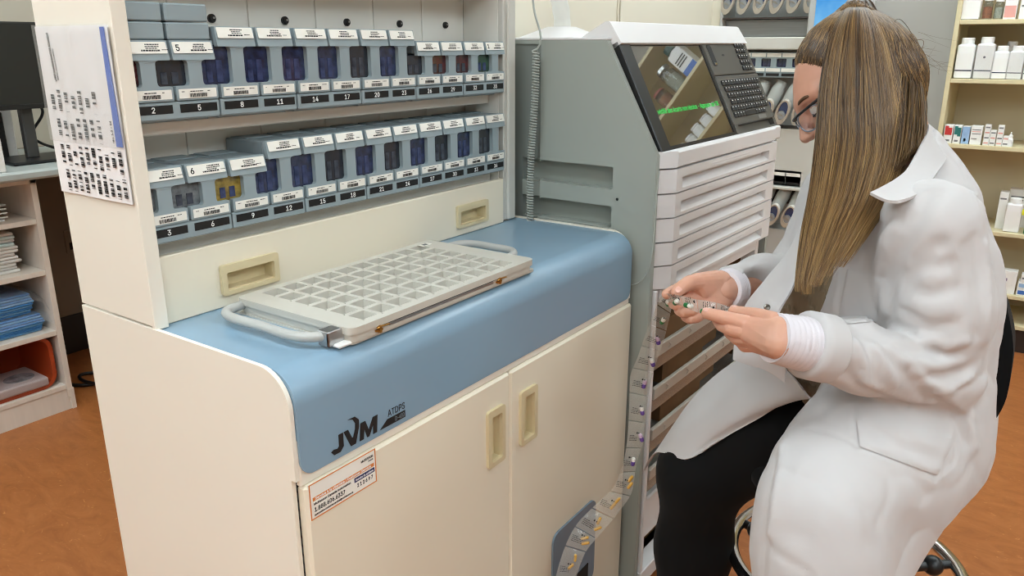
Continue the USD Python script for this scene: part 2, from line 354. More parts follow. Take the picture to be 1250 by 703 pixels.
part('lettering', join(stk(text('McKESSON', .0034, .0003, True, .022), .6535, .7660), stk(text('Canada', .0022, .0003, False, .009), .6665, .7622), stk(text('McKesson Canada Automation', .0030, .0003, True, .063), .570, .7455),
    stk(text('1.888.606.6337', .0058, .0003, True, .052), .570, .7360), stk(text('automation.customerservice@mckesson.ca', .0025, .0003, True, .066), .570, .7305),
    stk(text('2 1 2 6 9 7', .0052, .0003, True, .029), .644, .7345)), PRINT, st)

# ================================================================== barcode sheet taped to the side of the cabinet
bs = thing('barcode_sheet', 'white sheet of printed barcodes in a clear sleeve taped to the cabinet side', 'barcode sheet', (X0 - .001, 1.07, 1.10))
sx = X0 - .0016
def cs_(pl):
    c = np.array(pl.exterior.coords)[:-1]
    return m3.CrossSection([c if pl.exterior.is_ccw else c[::-1]])
def on_side(m, y, z, lift=0): return place(m, (sx - lift, y, z), (0, -1, 0), (0, 0, 1))
def sheetw(poly_yz, th, lift, wob=0.0):
    return [ (0,0) ]
grid_y = np.linspace(1.163, .983, 10); grid_z = np.linspace(1.100, 1.322, 12)
V = np.array([(sx - .0006 + .0012 * 0 - .0015 * math.sin(9 * y * 3 + z * 7) ** 2 * (1 if j < 11 else .2) * .6, y, z - (.006 * (1.163 - y) / .18 if j == 0 else 0) * -0) for j, z in enumerate(grid_z) for y in grid_y])
F = [(j * 10 + i, j * 10 + i + 1, (j + 1) * 10 + i + 1, (j + 1) * 10 + i) for j in range(11) for i in range(9)]
part('paper', join((V, np.array(F)), (V + [.0012, 0, 0], np.array(F)[:, ::-1])), mat('white_paper', (240, 236, 234), .5), bs, smooth=True)
SL = .0025
V2 = np.array([(sx - SL - .0012 * meshkit.noise(np.array([y * 60, z * 25, 3.])) * 2.2, y, z) for z in np.linspace(1.172, 1.324, 24) for y in np.linspace(1.166, .979, 24)])
F2 = np.array([(j * 24 + i, j * 24 + i + 1, (j + 1) * 24 + i + 1, (j + 1) * 24 + i) for j in range(23) for i in range(23)])
part('plastic_sleeve', (V2, F2), FILM, bs, smooth=True)
part('blue_stripe', on_side(extr(Polygon([(.174 - .01, .0), (.180 - .004 + .003, 0), (.174, .146), (.164, .146)]), .0003), 1.163, 1.174, .002), mat('blue_print', (58, 98, 190), .5), bs)
part('heading', join(place(text('LASER IMAGING BARCODE SCANNING', .0045, .0003, True, .062), (sx - .002, 1.1245, 1.252), (0, .06, 1), (0, 1, 0)), place(text('Station, Pouch & Inventory', .003, .0003, False, .04), (sx - .002, 1.1185, 1.254), (0, .06, 1), (0, 1, 0))), PRINT, bs)
part('heading', place(text('rev. 1.0 - 04', .004, .0003, True, .028), (sx - .002, 1.003, 1.178), (0, .02, 1), (0, 1, 0)), PRINT, bs)
r2 = random.Random(5)
for (ya, yb, za, zb, n, sk) in ((1.146, 1.040, 1.214, 1.241, 7, .002), (1.140, 1.038, 1.178, 1.205, 7, .002), (1.142, .998, 1.140, 1.168, 10, .002), (1.138, .996, 1.107, 1.134, 10, .002)):
    for i in range(n):
        y = ya + (yb - ya) * i / (n - 1); bars = []; z = zb
        while z > za:
            h = r2.choice([.0009, .0015, .0024, .0034]); 
            if r2.random() < .72: bars.append(on_side(extr(sbox(0, 0, .0078, min(h, z - za)), .0003), y + .0005, z - h, .0022))
            z -= h + r2.choice([.0005, .0008, .0012])
        part('barcode', join(*bars), PRINT, bs)

# ================================================================== docks and canisters
WINM = []
for k, (c, c2) in enumerate([((46, 50, 62), (14, 15, 22)), ((52, 62, 100), (14, 18, 36)), ((96, 40, 42), (22, 16, 18)), ((170, 146, 60), (34, 30, 18)), ((128, 134, 138), (38, 42, 44)), ((44, 82, 62), (22, 28, 26))]):
    WINM.append(mat('canister_glass_%d' % k, c, .12, rgb2=c2, vscale=45, coat=.6))
ONES = 'zero one two three four five six seven eight nine ten eleven twelve thirteen fourteen fifteen sixteen seventeen eighteen nineteen'.split()
def word(n): return ONES[n] if n < 20 else ('twenty', 'thirty')[n // 10 - 2] + ('-' + ONES[n % 10] if n % 10 else '')
GLINT = [mat('window_glint', (74, 80, 92), .15, rgb2=(40, 44, 54), vscale=60), mat('window_blue_glint', (66, 78, 118), .15, rgb2=(34, 42, 72), vscale=60)]
def dock(xc, z0, Yf, nums, label, group):
    t = thing('canister_dock', label, 'canister dock', (xc, Yf, z0), group=group)
    part('dock_body', join(bx(-.0677, .0677, 0, .09, 0, .0235, .002), bx(-.060, .060, .02, .10, -.004, .0)), BIN, t, local=True)
    for s, n in zip((-1, 1), nums):
        p = part('number_plate', bx(s * .034 - .0285, s * .034 + .0285, -.0008, .002, .0085, .0195, .0003), BLACK, t, local=True)
        tm = text(str(n), .0072, .0003, True); w = tm[0][:, 0].max() + tm[0][:, 0].min()
        part('number', place(tm, (s * .034 - w / 2, -.0009, .0104), (1, 0, 0), (0, 0, 1)), PRINTW, p, local=True)
def scribble(w, h, rows, r, wid=(.3, .9)):
    out = []
    for a, hh in rows:
        x = w * r.uniform(.0, .12); end = w * r.uniform(*wid)
        while x < end:
            l = r.uniform(.0012, .0045); out.append(extr(sbox(x, a, min(x + l, end), a + hh), .0002)); x += l + .0007
    return out
def canister(n, xc, z0, Yf, kind, win, label, group, big=None):
    r = random.Random(100 + n)
    t = thing('pill_canister', label, 'pill canister', (xc, Yf, z0), group=group)
    hb, ht, l0 = {'tall': (.0935, .120, .1045), 'short': (.0765, .1015, .085), 'hopper': (.0765, .1015, .085)}[kind]
    w = .0318
    body = unary_union([sbox(-w, .0245, w, ht)])
    for s in (-1, 1):
        x0, x1 = (.0105, .06) if s > 0 else (-.06, -.0105)
        body = body.difference(sbox(x0, .0432, x1, hb).buffer(-.005).buffer(.005, quad_segs=4))
    body = body.buffer(-.0012).buffer(.0012, quad_segs=2)
    fr = place(extr(body, .008), (0, .007, 0), (1, 0, 0), (0, 0, 1))
    V, f = fr
    up = np.clip((V[:, 2] - (l0 - .003)) / (ht - l0), 0, 1); V[:, 1] += up * .004 - (V[:, 2] > hb - .0005) * .0015
    part('frame', (V, f), BIN, t, local=True)
    part('window', bx(-.0575 if n > 3 else -.031, .0098, .0072, .046, .034, hb + .002, .002), WINM[win], t, local=True, label='dark see-through pill window')
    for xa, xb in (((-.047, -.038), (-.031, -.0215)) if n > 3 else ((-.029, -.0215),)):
        part('inner_chute', bx(xa, xb, .0064, .0074, .046, .046 + (hb - .046) * (.62 if kind == 'tall' else .5)), GLINT[win % 2], t, local=True)  # paler raised panels: painted reflections on the opaque window
    D = .10
    part('lid', join(bx(-w + .0006, w - .0006, .0095, D, hb + .003, ht - .001, .002), bx(-w + .006, w - .006, .055, D - .006, ht - .0012, ht + .0008, .001)), BIN2, t, local=True)
    part('rear_body', bx(-w + .0015, w - .0015, .05, D, .024, hb + .004), BIN2, t, local=True)
    if kind == 'hopper':
        part('hopper', join(bx(-w, w, .003, D, ht + .0005, ht + .0225, .002), bx(-w, w, .004, D, ht + .0235, ht + .0465, .002)), BIN, t, local=True, label='tall extension hopper on top')
    # paper labels and their print
    u, vv = np.array([1, 0, 0]), np.array([0, .0042, ht - l0]); vv = vv / np.linalg.norm(vv)
    nr = np.cross(u, vv)
    o = np.array([-.0295, -.0024, l0])
    lab = part('name_label', place(extr(rrect(.059, .0148, .0012, 2), .0005), o, u, vv), PAPER, t, local=True)
    pr = scribble(.020, .02, [(.0108, .0013), (.0083, .0011), (.0060, .0011)], r, (.8, 1.1))
    pr = [move(p, (.021, 0, 0)) for p in pr] + [move(p, (.014, 0, 0)) for p in scribble(.03, .02, [(.0028, .0020)], r, (.8, 1.0))] + [move(p, (.043, 0, 0)) for p in scribble(.01, .02, [(.0042, .0009)], r, (.8, 1.0))]
    if big: pr = [move(p, (.008, 0, 0)) for p in pr] + [move(text(str(big), .0080, .0002, True), (.003, .0032, 0))]
    part('print', place(join(*pr), o + nr * .0006, u, vv), PRINT, lab, local=True)
    lab2 = part('barcode_label', place(extr(rrect(.0575, .0122, .0008, 2), .0004), (-.0288, -.0014, .0270), (1, 0, 0), (0, 0, 1)), PAPER, t, local=True)
    pr = []; x = .016
    while x < .041:
        l = r.choice([.0004, .0007, .0011]); pr.append(extr(sbox(x, .0012, x + l, .0062), .0002)); x += l + r.choice([.0004, .0007])
    pr += [move(p, (.017, 0, 0)) for p in scribble(.02, .02, [(.0082, .0012)], r, (.8, 1.1))] + [move(p, (.004, 0, 0)) for p in scribble(.006, .02, [(.0083, .0009)], r)] + [move(p, (.043, 0, 0)) for p in scribble(.011, .02, [(.0083, .0010)], r)]
    part('print', place(join(*pr), (-.0288, -.0019, .0270), (1, 0, 0), (0, 0, 1)), PRINT, lab2, local=True)
top, bot = list(range(2, 36, 3)), list(range(3, 37, 3))
YD = .985
for row, nums, z0 in (('upper', top, 1.2030), ('lower', bot, 1.0405)):
    for k in range(6):
        a, b = nums[2 * k], nums[2 * k + 1]
        dock(.629 + .1375 * k, z0, YD, (a, b), f'grey-blue canister dock with black plates numbered {word(a)} and {word(b)}, {row} row', 'canister docks in the machine')
    for k, n in enumerate(nums):
        xc = .629 + .1375 * (k // 2) + (.034 if k % 2 else -.034)
        if row == 'upper': kind = 'hopper' if k < 2 else 'tall' if k < 8 else 'short'
        else: kind = 'short' if k < 3 else 'tall'
        win = {2: 2, 5: 0, 26: 0, 29: 2, 32: 2, 35: 5, 3: 4, 6: 4, 9: 3}.get(n, 1 if n % 2 else 0)
        if n in (8, 11, 14, 23, 15, 12, 33): win = 1
        look = {'hopper': 'grey-blue canister with a tall ribbed top hopper', 'tall': 'tall grey-blue pill canister with dark window', 'short': 'short grey-blue pill canister with small window'}[kind]
        big = n if n in (2, 5, 3, 6) else 1 if n == 35 else None
        canister(n, xc, z0, YD, kind, win, f'{look}, standing above number {word(n)} in the {row} row', 'pill canisters in the packaging machine', big)

# ================================================================== tray of cells on the work surface
TRAYM = mat('tray_plastic', (196, 191, 180), .35, coat=.2); TRAYG = mat('tray_grey', (176, 175, 170), .4)
tx0, tx1, ty0, ty1, tz = .664, 1.092, .714, .951, .950
part_tray = thing('dispensing_tray', 'pale grey dispensing tray of sixty square cells lying on the blue work surface', 'dispensing tray', ((tx0 + tx1) / 2, (ty0 + ty1) / 2, ZT))
top_ = cs_(affinity.translate(rrect(tx1 - tx0, ty1 - ty0, .012), tx0, ty0)).extrude(.010).translate([0, 0, tz - .010])
low = cs_(affinity.translate(rrect(tx1 - tx0 - .006, ty1 - ty0 - .006, .012), tx0 + .003, ty0 + .003)).extrude(.015).translate([0, 0, tz - .0215])
tray = top_ + low
cellx = np.linspace(.7135, 1.0345, 10); celly = np.linspace(.7435, .9235, 6)
cs = []
for cx in cellx:
    for cy in celly:
        P = [(cx + a * w, cy + b * w2, z) for z, w, w2 in ((tz + .001, .0142, .0138), (tz - .0205, .0122, .0116)) for a in (-1, 1) for b in (-1, 1)]
        cs.append(m3.Manifold.hull_points(np.array(P)))
for cx in cellx:
    for cy in celly: cs.append(m3.Manifold.cylinder(.004, .0016, .0016, 8).translate([cx - .0165 + .001, cy - .0165, tz - .002]))
tray = tray - m3.Manifold.batch_boolean(cs, m3.OpType.Add)
tb = part('tray_top', tray, TRAYM, part_tray, smooth=25)
part('cell_floors', join(*[bx(cx - .0122, cx + .0122, cy - .0116, cy + .0116, tz - .0206, tz - .0199) for cx in cellx for cy in celly]), mat('cell_shade_grey', (146, 143, 134), .5), part_tray, kind='stuff')  # shade at the cell bottoms, put in as a darker grey
part('rim_plate', cs_(affinity.translate(rrect(.440, .26, .012), tx0 + .001, ty0 + .006)).extrude(.003).translate([0, -.0, ZT]), TRAYM, part_tray)
part('slide_rail', bx(.735, .975, ty0 + .0015, ty0 + .006, tz - .0165, tz - .0115, .001), STEEL, part_tray)
part('slide_rail', bx(.72, .99, ty0 + .0005, ty0 + .004, tz - .0108, tz - .0095), DARKGAP, part_tray)
for x in (.714, .988):
    part('latch', join(bx(x - .006, x + .006, ty0 - .001, ty0 + .004, tz - .017, tz - .0145), bx(x - .002, x + .002, ty0 - .003, ty0 + .004, tz - .019, tz - .009), tube([(x - .006, ty0 - .001, tz - .012), (x, ty0 - .002, tz - .010), (x + .018, ty0 - .001, tz - .012)], .0011, 6)), BRASS, part_tray)
part('label_tag', bx(1.045, 1.07, .925, .937, tz + .0001, tz + .0005), PAPER, part_tray, label='small white tag with a dark code square')
tg = part('code_print', bx(1.051, 1.063, .927, .935, tz + .0005, tz + .0008), mat('grey_print', (90, 90, 88), .6), part_tray)
# end handles
for s, xe in ((-1, tx0), (1, tx1)):
    o = .052 if s > 0 else .042; zh = tz - .010
    ya, yb = (.742, .940) if s < 0 else (.775, .915)
    pts = [(xe - s * .004, ya, zh), (xe + s * .012, ya + .002, zh), (xe + s * o * .8, ya + .012, zh + .001), (xe + s * o, ya + .032, zh + .001), (xe + s * o, (ya + yb) / 2, zh + .001), (xe + s * o, yb - .032, zh + .001), (xe + s * o * .8, yb - .012, zh + .001), (xe + s * .012, yb - .002, zh), (xe - s * .004, yb, zh)]
    part('handle', tube(smoothpath(pts, 36), .0068, 12), TRAYG, part_tray, smooth=True, label='grey bow handle at the tray end')
part('bracket', join(bx(tx0 - .024, tx0 + .004, .732, .736, tz - .022, tz - .002, .001), bx(tx0 - .024, tx0 - .0215, .732, .752, tz - .022, tz - .002, .001), bx(tx0 - .024, tx0 + .006, .732, .752, tz - .004, tz - .0015, .001)), STEEL, part_tray)
part('foot', bx(tx0 - .016, tx0 + .012, .7215, .740, ZT + .0005, ZT + .006, .002), mat('white_plastic', (232, 230, 226), .4), part_tray)

# ================================================================== the grey cabinet with the slanted screen
GREY = mat('grey_enamel', (157, 162, 154), .45, bump=.04, bscale=900)
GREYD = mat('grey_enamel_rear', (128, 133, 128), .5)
WHITE = mat('white_enamel', (226, 223, 222), .38, bump=.02, bscale=900)
KEYM = mat('key_plastic', (26, 26, 27), .5)
PANEL = mat('charcoal_plastic', (82, 80, 75), .42, bump=.05, bscale=1200)
SCRN = None
def screen_mat():
    n = dict(d=('principled_bsdf', dict(base_color=lin((30, 29, 27)), roughness=.25)), g=('glossy_bsdf', dict(color=(1, 1, 1), roughness=.012)), f=('layer_weight', dict(blend=.5)),
             pw=('math', dict(math_type='power', value2=4.0)), ad=('math', dict(math_type='add', value2=.165, use_clamp=True)), m=('mix_closure', {}))
    l = [('f.facing', 'pw.value1'), ('pw.value', 'ad.value1'), ('ad.value', 'm.fac'), ('d.BSDF', 'm.closure1'), ('g.BSDF', 'm.closure2')]
    return usdkit.material(stage, '/World/Looks/dark_mirror_glass', n, l, surface='m.closure')
SCRN = screen_mat()
GA = -1.6
gm = thing('dispensing_cabinet', 'tall grey cabinet with slanted dark screen, keyboard and white drawers', 'dispensing cabinet', (1.475, .66, 0), rz=GA)
GX0, GX1 = 1.462, 2.17
prof = Polygon([(.668, .06), (.668, 1.086), (.792, 1.308), (1.44, 1.308), (1.44, .06)])
holes = [sbox(.766, 1.009, .95, 1.056), sbox(.766, .927, .95, .973), sbox(.95, .06, 1.5, 1.3)]
pl = prof
for h in holes: pl = pl.difference(h.buffer(-.004).buffer(.004, quad_segs=4))
YZ = ((0, 1, 0), (0, 0, 1))
part('side_panel', place(extr(pl, .014), (GX0, 0, 0), *YZ), GREY, gm, label='grey side panel with two recessed grips')
part('recess', join(bx(GX0 + .034, GX0 + .040, .74, 1.44, .90, 1.07), bx(GX0 + .012, GX0 + .036, .758, .766, .91, 1.062), bx(GX0 + .012, GX0 + .036, .75, 1.0, 1.056, 1.066), bx(GX0 + .012, GX0 + .036, .75, 1.0, .917, .927)), GREY, gm)
part('rear_side_panel', join(bx(GX0 + .005, GX0 + .02, .945, 1.44, 1.058, 1.306), bx(GX0 + .005, GX0 + .02, .945, 1.44, .06, .925), bx(GX0 + .005, GX0 + .02, 1.0, 1.44, .925, 1.058)), GREYD, gm)
part('recess_bar', bx(GX0 + .002, GX0 + .034, .764, 1.0, .974, 1.008, .001), GREY, gm)
part('recess_ledge', join(bx(GX0 - .001, GX0 + .014, .78, .955, .921, .929, .001)), GREY, gm)
part('screw', place(lathe([(0, 0), (.003, 0), (.003, .001), (0, .001)], n=10), (GX0 - .0008, .753, .990), (0, -1, 0), (0, 0, 1)), DARKGAP, gm)
part('top_plate', bx(GX0 - .001, GX1 + .01, .79, 1.44, 1.3075, 1.312, .001), WHITE, gm)
part('right_side', place(extr(prof, .014), (GX1 - .006, 0, 0), *YZ), GREY, gm)
part('back_panel', bx(GX0 + .02, GX1 - .006, 1.425, 1.438, .06, 1.307), GREYD, gm)
part('inner_body', bx(GX0 + .045, GX1 - .008, .83, 1.42, .80, 1.30), DARKGAP, gm)
capp = Polygon([(.768, 1.302), (.795, 1.341), (.80, 1.3435), (.806, 1.3435), (.862, 1.3125), (.80, 1.3125), (.785, 1.29)])
part('top_cap', place(extr(capp, GX1 - .004 - GX0 - .018), (GX0 + .018, 0, 0), *YZ), WHITE, gm, label='white wedge-shaped cap above the screen')
# the slanted panel: u along X, v down the slope
A = np.array([0, .778, 1.3015]); TV = np.array([0, -.1085, -.2095]); TV /= np.linalg.norm(TV); NO = np.array([0, TV[2], -TV[1]]); NO = NO if NO[1] < 0 else -NO
def sl(m, u, v, lift=0): return place(m, A + [u, 0, 0] + TV * v + NO * lift, (1, 0, 0), -TV)      # y of the mesh runs UP the slope
def slbox(u0, u1, v0, v1, n0, n1, c=0): return sl(bx(u0, u1, -v1, -v0, n0, n1, c), 0, 0)
part('panel_frame', join(slbox(1.48, 1.525, -.004, .238, -.03, .004, .002), slbox(1.525, 1.872, -.004, .006, -.03, .003), slbox(1.525, 1.872, .229, .238, -.03, .003), slbox(1.872, 1.884, -.004, .238, -.03, .003)), BLACK, gm)
sc = part('screen', slbox(1.524, 1.873, .004, .231, -.004, .001), SCRN, gm, label='dark mirror-like screen')
GREEN = mat('green_display_text', (60, 190, 80), .6, emit=.24)
part('display_text', sl(text('vérifié des écarts non résolus - Appuyez sur OK', .0105, .0003, True, .318), 1.532, .1585, .0012), GREEN, sc, label='line of green display lettering')
part('keyboard_panel', join(slbox(1.884, 2.166, -.004, .086, -.03, .004, .002), slbox(1.884, 2.166, .088, .214, -.03, .005, .002), slbox(1.884, 2.166, .232, .238, -.03, .004), slbox(1.884, 1.905, .214, .232, -.03, .004), slbox(2.15, 2.166, .214, .232, -.03, .004), slbox(1.9, 2.155, .214, .232, -.03, -.008)), PANEL, gm)
slot = part('card_slot', sl(extr(rrect(.026, .055, .008), .0006), 1.902, .062, .0041), mat('slot_black', (6, 6, 6), .6), gm)
part('lever', sl(bx(0, .012, 0, .006, 0, .004, .001), 1.907, .0605, .0045), CHROME, slot)
part('emblem', sl(extr(affinity.scale(Point(0, 0).buffer(1), .008, .0028), .0004), 1.985, .034, .004), KEYM, gm)
keys, leg = [], []
for r in range(5):
    for c in range(4):
        u, v = 2.078 + c * .0165 + r * .0015 * 0, .002 + r * .0158
        keys.append(slbox(u, u + .0135, v, v + .0125, .004, .0072, .001)); leg.append(slbox(u + .003, u + .006 + .003 * ((r + c) % 2), v + .003, v + .0055, .0072, .0075))
part('keypad', join(*keys), KEYM, gm, kind='stuff'); 
for r in range(6):
    n = (15, 14, 14, 13, 14, 9)[r]; x = 1.903 + (.004 * r if r < 4 else 0)
    for c in range(n):
        w = .0152; u = x
        if r == 5 and c == 4: w = .07
        if u + w > 2.152: break
        v = .1 + r * .0165
        keys.append(slbox(u, u + w, v, v + .014, .005, .0082, .0012)); 
        if w < .05: leg.append(slbox(u + .004, u + .0075 + .0015 * ((r * 3 + c) % 2), v + .003, v + .0052, .0082, .0085))
        x += w + .0025
part('keyboard_keys', join(*keys[20:]), KEYM, gm, kind='stuff')
part('key_legends', join(*leg), PRINTW, gm, kind='stuff')
kl = part('maker_plate', slbox(2.055, 2.108, .2, .2105, .005, .0056), mat('pewter_plate', (120, 118, 112), .5), gm)
part('front_band', None or join(bx(1.512, 2.10, .645, .70, 1.059, 1.0925, .003), place(extr(Polygon([(1.476, .668), (1.512, .645), (1.512, .70), (1.476, .70)]), .0335), (0, 0, 1.059), (1, 0, 0), (0, 1, 0)), bx(2.10, 2.165, .655, .70, 1.059, 1.0925, .003)), WHITE, gm)
def drawer(z0, z1, rc0=.006, rc1=.031):
    f, x0, x1 = .645, 1.512, 2.115
    b = m3.Manifold.hull_points(np.array([(x, y, z) for z in (z0, z1) for x, y in ((1.478, .670), (1.478, .71), (x0, f), (x1, f), (x1 + .012, f + .012), (x1 + .012, .71))], float))
    cut = m3.Manifold.hull_points(np.array([(x, y, z) for x in (1.540, 2.06) for y, z in ((f - .001, z0 + rc0), (f - .001, z0 + rc1), (f + .02, z0 + rc1), (f + .02, z0 + rc0 + .014))], float))
    p = part('drawer', b - cut, WHITE, gm, label=None)
    part('grip_ridge', join(*[bx(1.68, 1.93, f - .0008, f + .001, z, z + .0012) for z in (z0 + rc1 + .004, z0 + rc1 + .009)]), WHITE, p)
for z0, z1 in ((1.0075, 1.0555), (.9565, 1.0045), (.9055, .9535), (.8545, .9025), (.803, .8515)): drawer(z0, z1)
part('drawer_carcass', bx(1.515, 2.12, .70, .82, .79, 1.06), DARKGAP, gm)
# glazed lower rack
BROWN = mat('floor_reflection_brown', (136, 100, 66), .8, var=.25, vscale=9)  # rack interior and boxes: reflection of the floor put into the brown
FROST = mat('frosted_strip', (178, 170, 158), .5)
part('lower_frame', join(bx(1.480, 1.492, .662, .70, .08, .80, .002), bx(2.07, 2.09, .66, .70, .08, .80, .002), bx(1.50, 2.07, .66, .69, .770, .80, .002), bx(1.478, 2.09, .66, .72, .06, .10, .002)), WHITE, gm)
part('lower_interior', join(bx(1.49, 2.08, 1.0, 1.01, .10, .79), bx(2.075, 2.08, .70, 1.0, .10, .79), bx(1.49, 2.08, .70, 1.0, .09, .10)), BROWN, gm)
for k, z in enumerate((.655, .5535, .452, .35)):
    p = part('clear_drawer', join(bx(1.505, 2.065, .668, .671, z - .045, z - .014), bx(1.505, 1.508, .671, .95, z - .045, z + .01), bx(2.06, 2.063, .671, .95, z - .045, z + .01), bx(1.505, 2.063, .671, .95, z - .048, z - .045)), ACRYL, gm, label='clear acrylic drawer with frosted front rail')
    part('front_rail', bx(1.502, 2.066, .662, .672, z - .014, z + .014, .002), FROST, p)
    for j in range(5): part('rail_clip', tube([(1.56 + j * .11, .661, z - .006), (1.566 + j * .11, .6595, z), (1.56 + j * .11, .661, z + .006)], .0012, 6), FROST, p)
    if k < 3: part('carton', join(bx(1.66, 1.9, .72, .9, z - .044, z + .02), bx(1.92, 2.04, .74, .88, z - .044, z + .005)), BROWN, p)
part('bottom_box', join(bx(1.545, 2.0, .70, .95, .13, .24, .004)), WHITE, gm)
for x, y in ((1.50, .71), (2.12, .71), (1.50, 1.38), (2.12, 1.38)): part('foot', lathe([(0, 0), (.02, 0), (.02, .01), (.012, .014), (.012, .062), (0, .062)], (x, y, 0), 16), STEEL, gm)

# exhaust hose on top, with its flared collar
hs = thing('exhaust_hose', 'white flexible exhaust hose rising from the top of the grey cabinet', 'hose', (1.83, 1.12, 1.3125))
part('collar', join(bx(1.745, 1.915, 1.035, 1.205, 1.3125, 1.3155, .001), m3.Manifold.hull_points(np.array([(1.83 + s * a, 1.12 + t * a, z) for a, z in ((.08, 1.3155), (.026, 1.342)) for s in (-1, 1) for t in (-1, 1)]))), WHITE, hs, label='square flared white collar')
hp = smoothpath([(1.83, 1.12, 1.335), (1.828, 1.12, 1.37), (1.812, 1.12, 1.41), (1.80, 1.125, 1.48), (1.79, 1.14, 1.60), (1.80, 1.2, 1.80), (1.83, 1.3, 2.1), (1.86, 1.35, 2.715)], 160)
part('hose', tube(hp, .0215 + .0008 * np.sin(np.arange(160) * 1.5), 18), mat('hose_plastic', (222, 220, 212), .4), hs, smooth=True)
# coiled cord hanging down the side
cc = thing('coiled_cord', 'pale grey coiled cable hanging beside the grey cabinet', 'cable', (1.43, .95, .93))
zc = np.linspace(1.285, .915, 900); yc = np.interp(zc, [.915, 1.285], [.953, .946]); sway = .004 * np.sin((zc - .9) * 14); aa = np.arange(900) * (2 * math.pi / 14)
part('coil', tube(np.stack([1.4385 + .0065 * np.cos(aa), yc + sway + .0065 * np.sin(aa), zc], 1), .0017, 6), mat('cord_grey', (170, 175, 168), .5), cc, smooth=True)
part('lead', tube(smoothpath([(1.438, .952, 1.285), (1.44, .938, 1.292), (1.44, .932, 1.31), (1.44, .944, 1.35), (1.44, .952, 1.45), (1.44, .955, 1.6), (1.44, .96, 2.0)], 60), .0022, 8), LK['cord_grey'], cc, smooth=True)
# thin cable clipped down the cabinet's front corner
p = [atX(x, y, 1.455) for x, y in ((805, 208), (803, 225), (800, 260), (796, 310), (789, 335), (778, 346), (769, 348))]
tag(part('thin_cable', tube(smoothpath(p, 50), .0014, 6), LK['cord_grey'], smooth=True), 'thin grey cable looping down the front corner of the grey cabinet', 'cable')

# ================================================================== third machine at the back, facing along -X
FX = 3.7
bm_ = thing('rear_dispensing_machine', 'grey dispensing machine at the back with rows of chutes and canisters', 'dispensing machine', (FX + .2, 1.15, 0))
part('body', join(bx(FX + .16, FX + .45, .96, 1.42, .05, 1.95), bx(FX + .03, FX + .2, .965, 1.41, .05, .46), bx(FX - .0, FX + .2, .955, .985, 1.26, 1.95, .003), bx(FX, FX + .2, 1.40, 1.415, .05, 1.95, .003)), mat('machine_light_grey', (188, 188, 184), .45), bm_)
part('brushed_panel', bx(FX + .04, FX + .17, .985, 1.40, 1.33, 1.405, .002), mat('brushed_grey', (150, 151, 150), .4, metal=.2, var=.15, vscale=6, stretch=(1, 1, 30)), bm_)
MW = mat('machine_white', (205, 202, 194), .4); DBR = mat('dark_brown_rail', (62, 52, 46), .6)
part('white_ledge', bx(FX - .01, FX + .155, .986, 1.399, 1.275, 1.329, .004), MW, bm_); part('white_panel', bx(FX + .01, FX + .155, 0.93, 1.399, .671, .93, .002), MW, bm_); part('white_ledge', bx(FX - .015, FX + .155, 0.93, 1.399, .656, .670, .003), MW, bm_)
for za, zb, xo in ((1.406, 1.413, -.005), (.9305, .9335, .02), (.58, .655, .06)): part('dark_rail', bx(FX + xo, FX + .155, .986, 1.399, za, zb), DBR, bm_)
NTH = 'first second third fourth fifth sixth'.split()
CHW = mat('chute_white', (214, 209, 198), .4); CHB = mat('chute_blue', (66, 88, 138), .15, coat=.5); CHG = mat('chute_grey', (172, 172, 166), .45)
def chute(y, z0, label, gr):
    """a scoop-shaped chute: a round grey body leaning out, an oval blue window and a white lip"""
    t = thing('pill_chute', label, 'pill chute', (FX, y, z0), group=gr)
    ax = np.array([-.045, .055, -.150]); o = np.array([.05, -.04, .20])
    def ov(w, h, n=20): 
        a = np.linspace(0, 2 * math.pi, n, endpoint=False); return np.stack([w * np.cos(a), h * np.sin(a)], 1)
    pts = [o + ax * s for s in np.linspace(0, 1, 8)]
    part('tube', tube(pts, np.interp(np.linspace(0, 1, 8), [0, .3, 1], [.024, .031, .026]), 16), CHG, t, local=True, smooth=True)
    U, V2_ = np.array([0, 1, 0]), np.array([-.18, .30, .93]); 
    ring = Polygon(ov(.029, .068)).difference(affinity.translate(Polygon(ov(.021, .05)), 0, .010))
    part('lip', place(extr(ring, .016), (-.012, .0, .075), (.0, -1, -.45), (-.45, -.40, .85)), CHW, t, local=True)
    part('window', place(extr(affinity.translate(Polygon(ov(.022, .052)), 0, .010), .006), (-.011, .0, .075), (.0, -1, -.45), (-.45, -.40, .85)), CHB, t, local=True, label='oval blue window')
    part('spout', place(extr(affinity.translate(Polygon(ov(.018, .026)), 0, -.022), .010), (-.014, .0, .075), (.0, -1, -.45), (-.45, -.40, .85)), mat('chute_mist', (176, 186, 196), .2) if 'chute_mist' not in LK else LK['chute_mist'], t, local=True)
for k in range(6):
    chute(1.372 - k * .074, 1.415, f'white scoop-shaped pill chute, {NTH[k]} from the left in the top row of the rear machine', 'chutes in the top row')
for k in range(5):
    chute(1.302 - k * .074, .935, f'white scoop-shaped pill chute with oval blue window, {NTH[k]} from the left in the middle row', 'chutes in the middle row')
for k in range(5):
    chute(1.302 - k * .074, .465, f'white scoop-shaped pill chute with oval blue window, {NTH[k]} from the left in the bottom row', 'chutes in the bottom row')
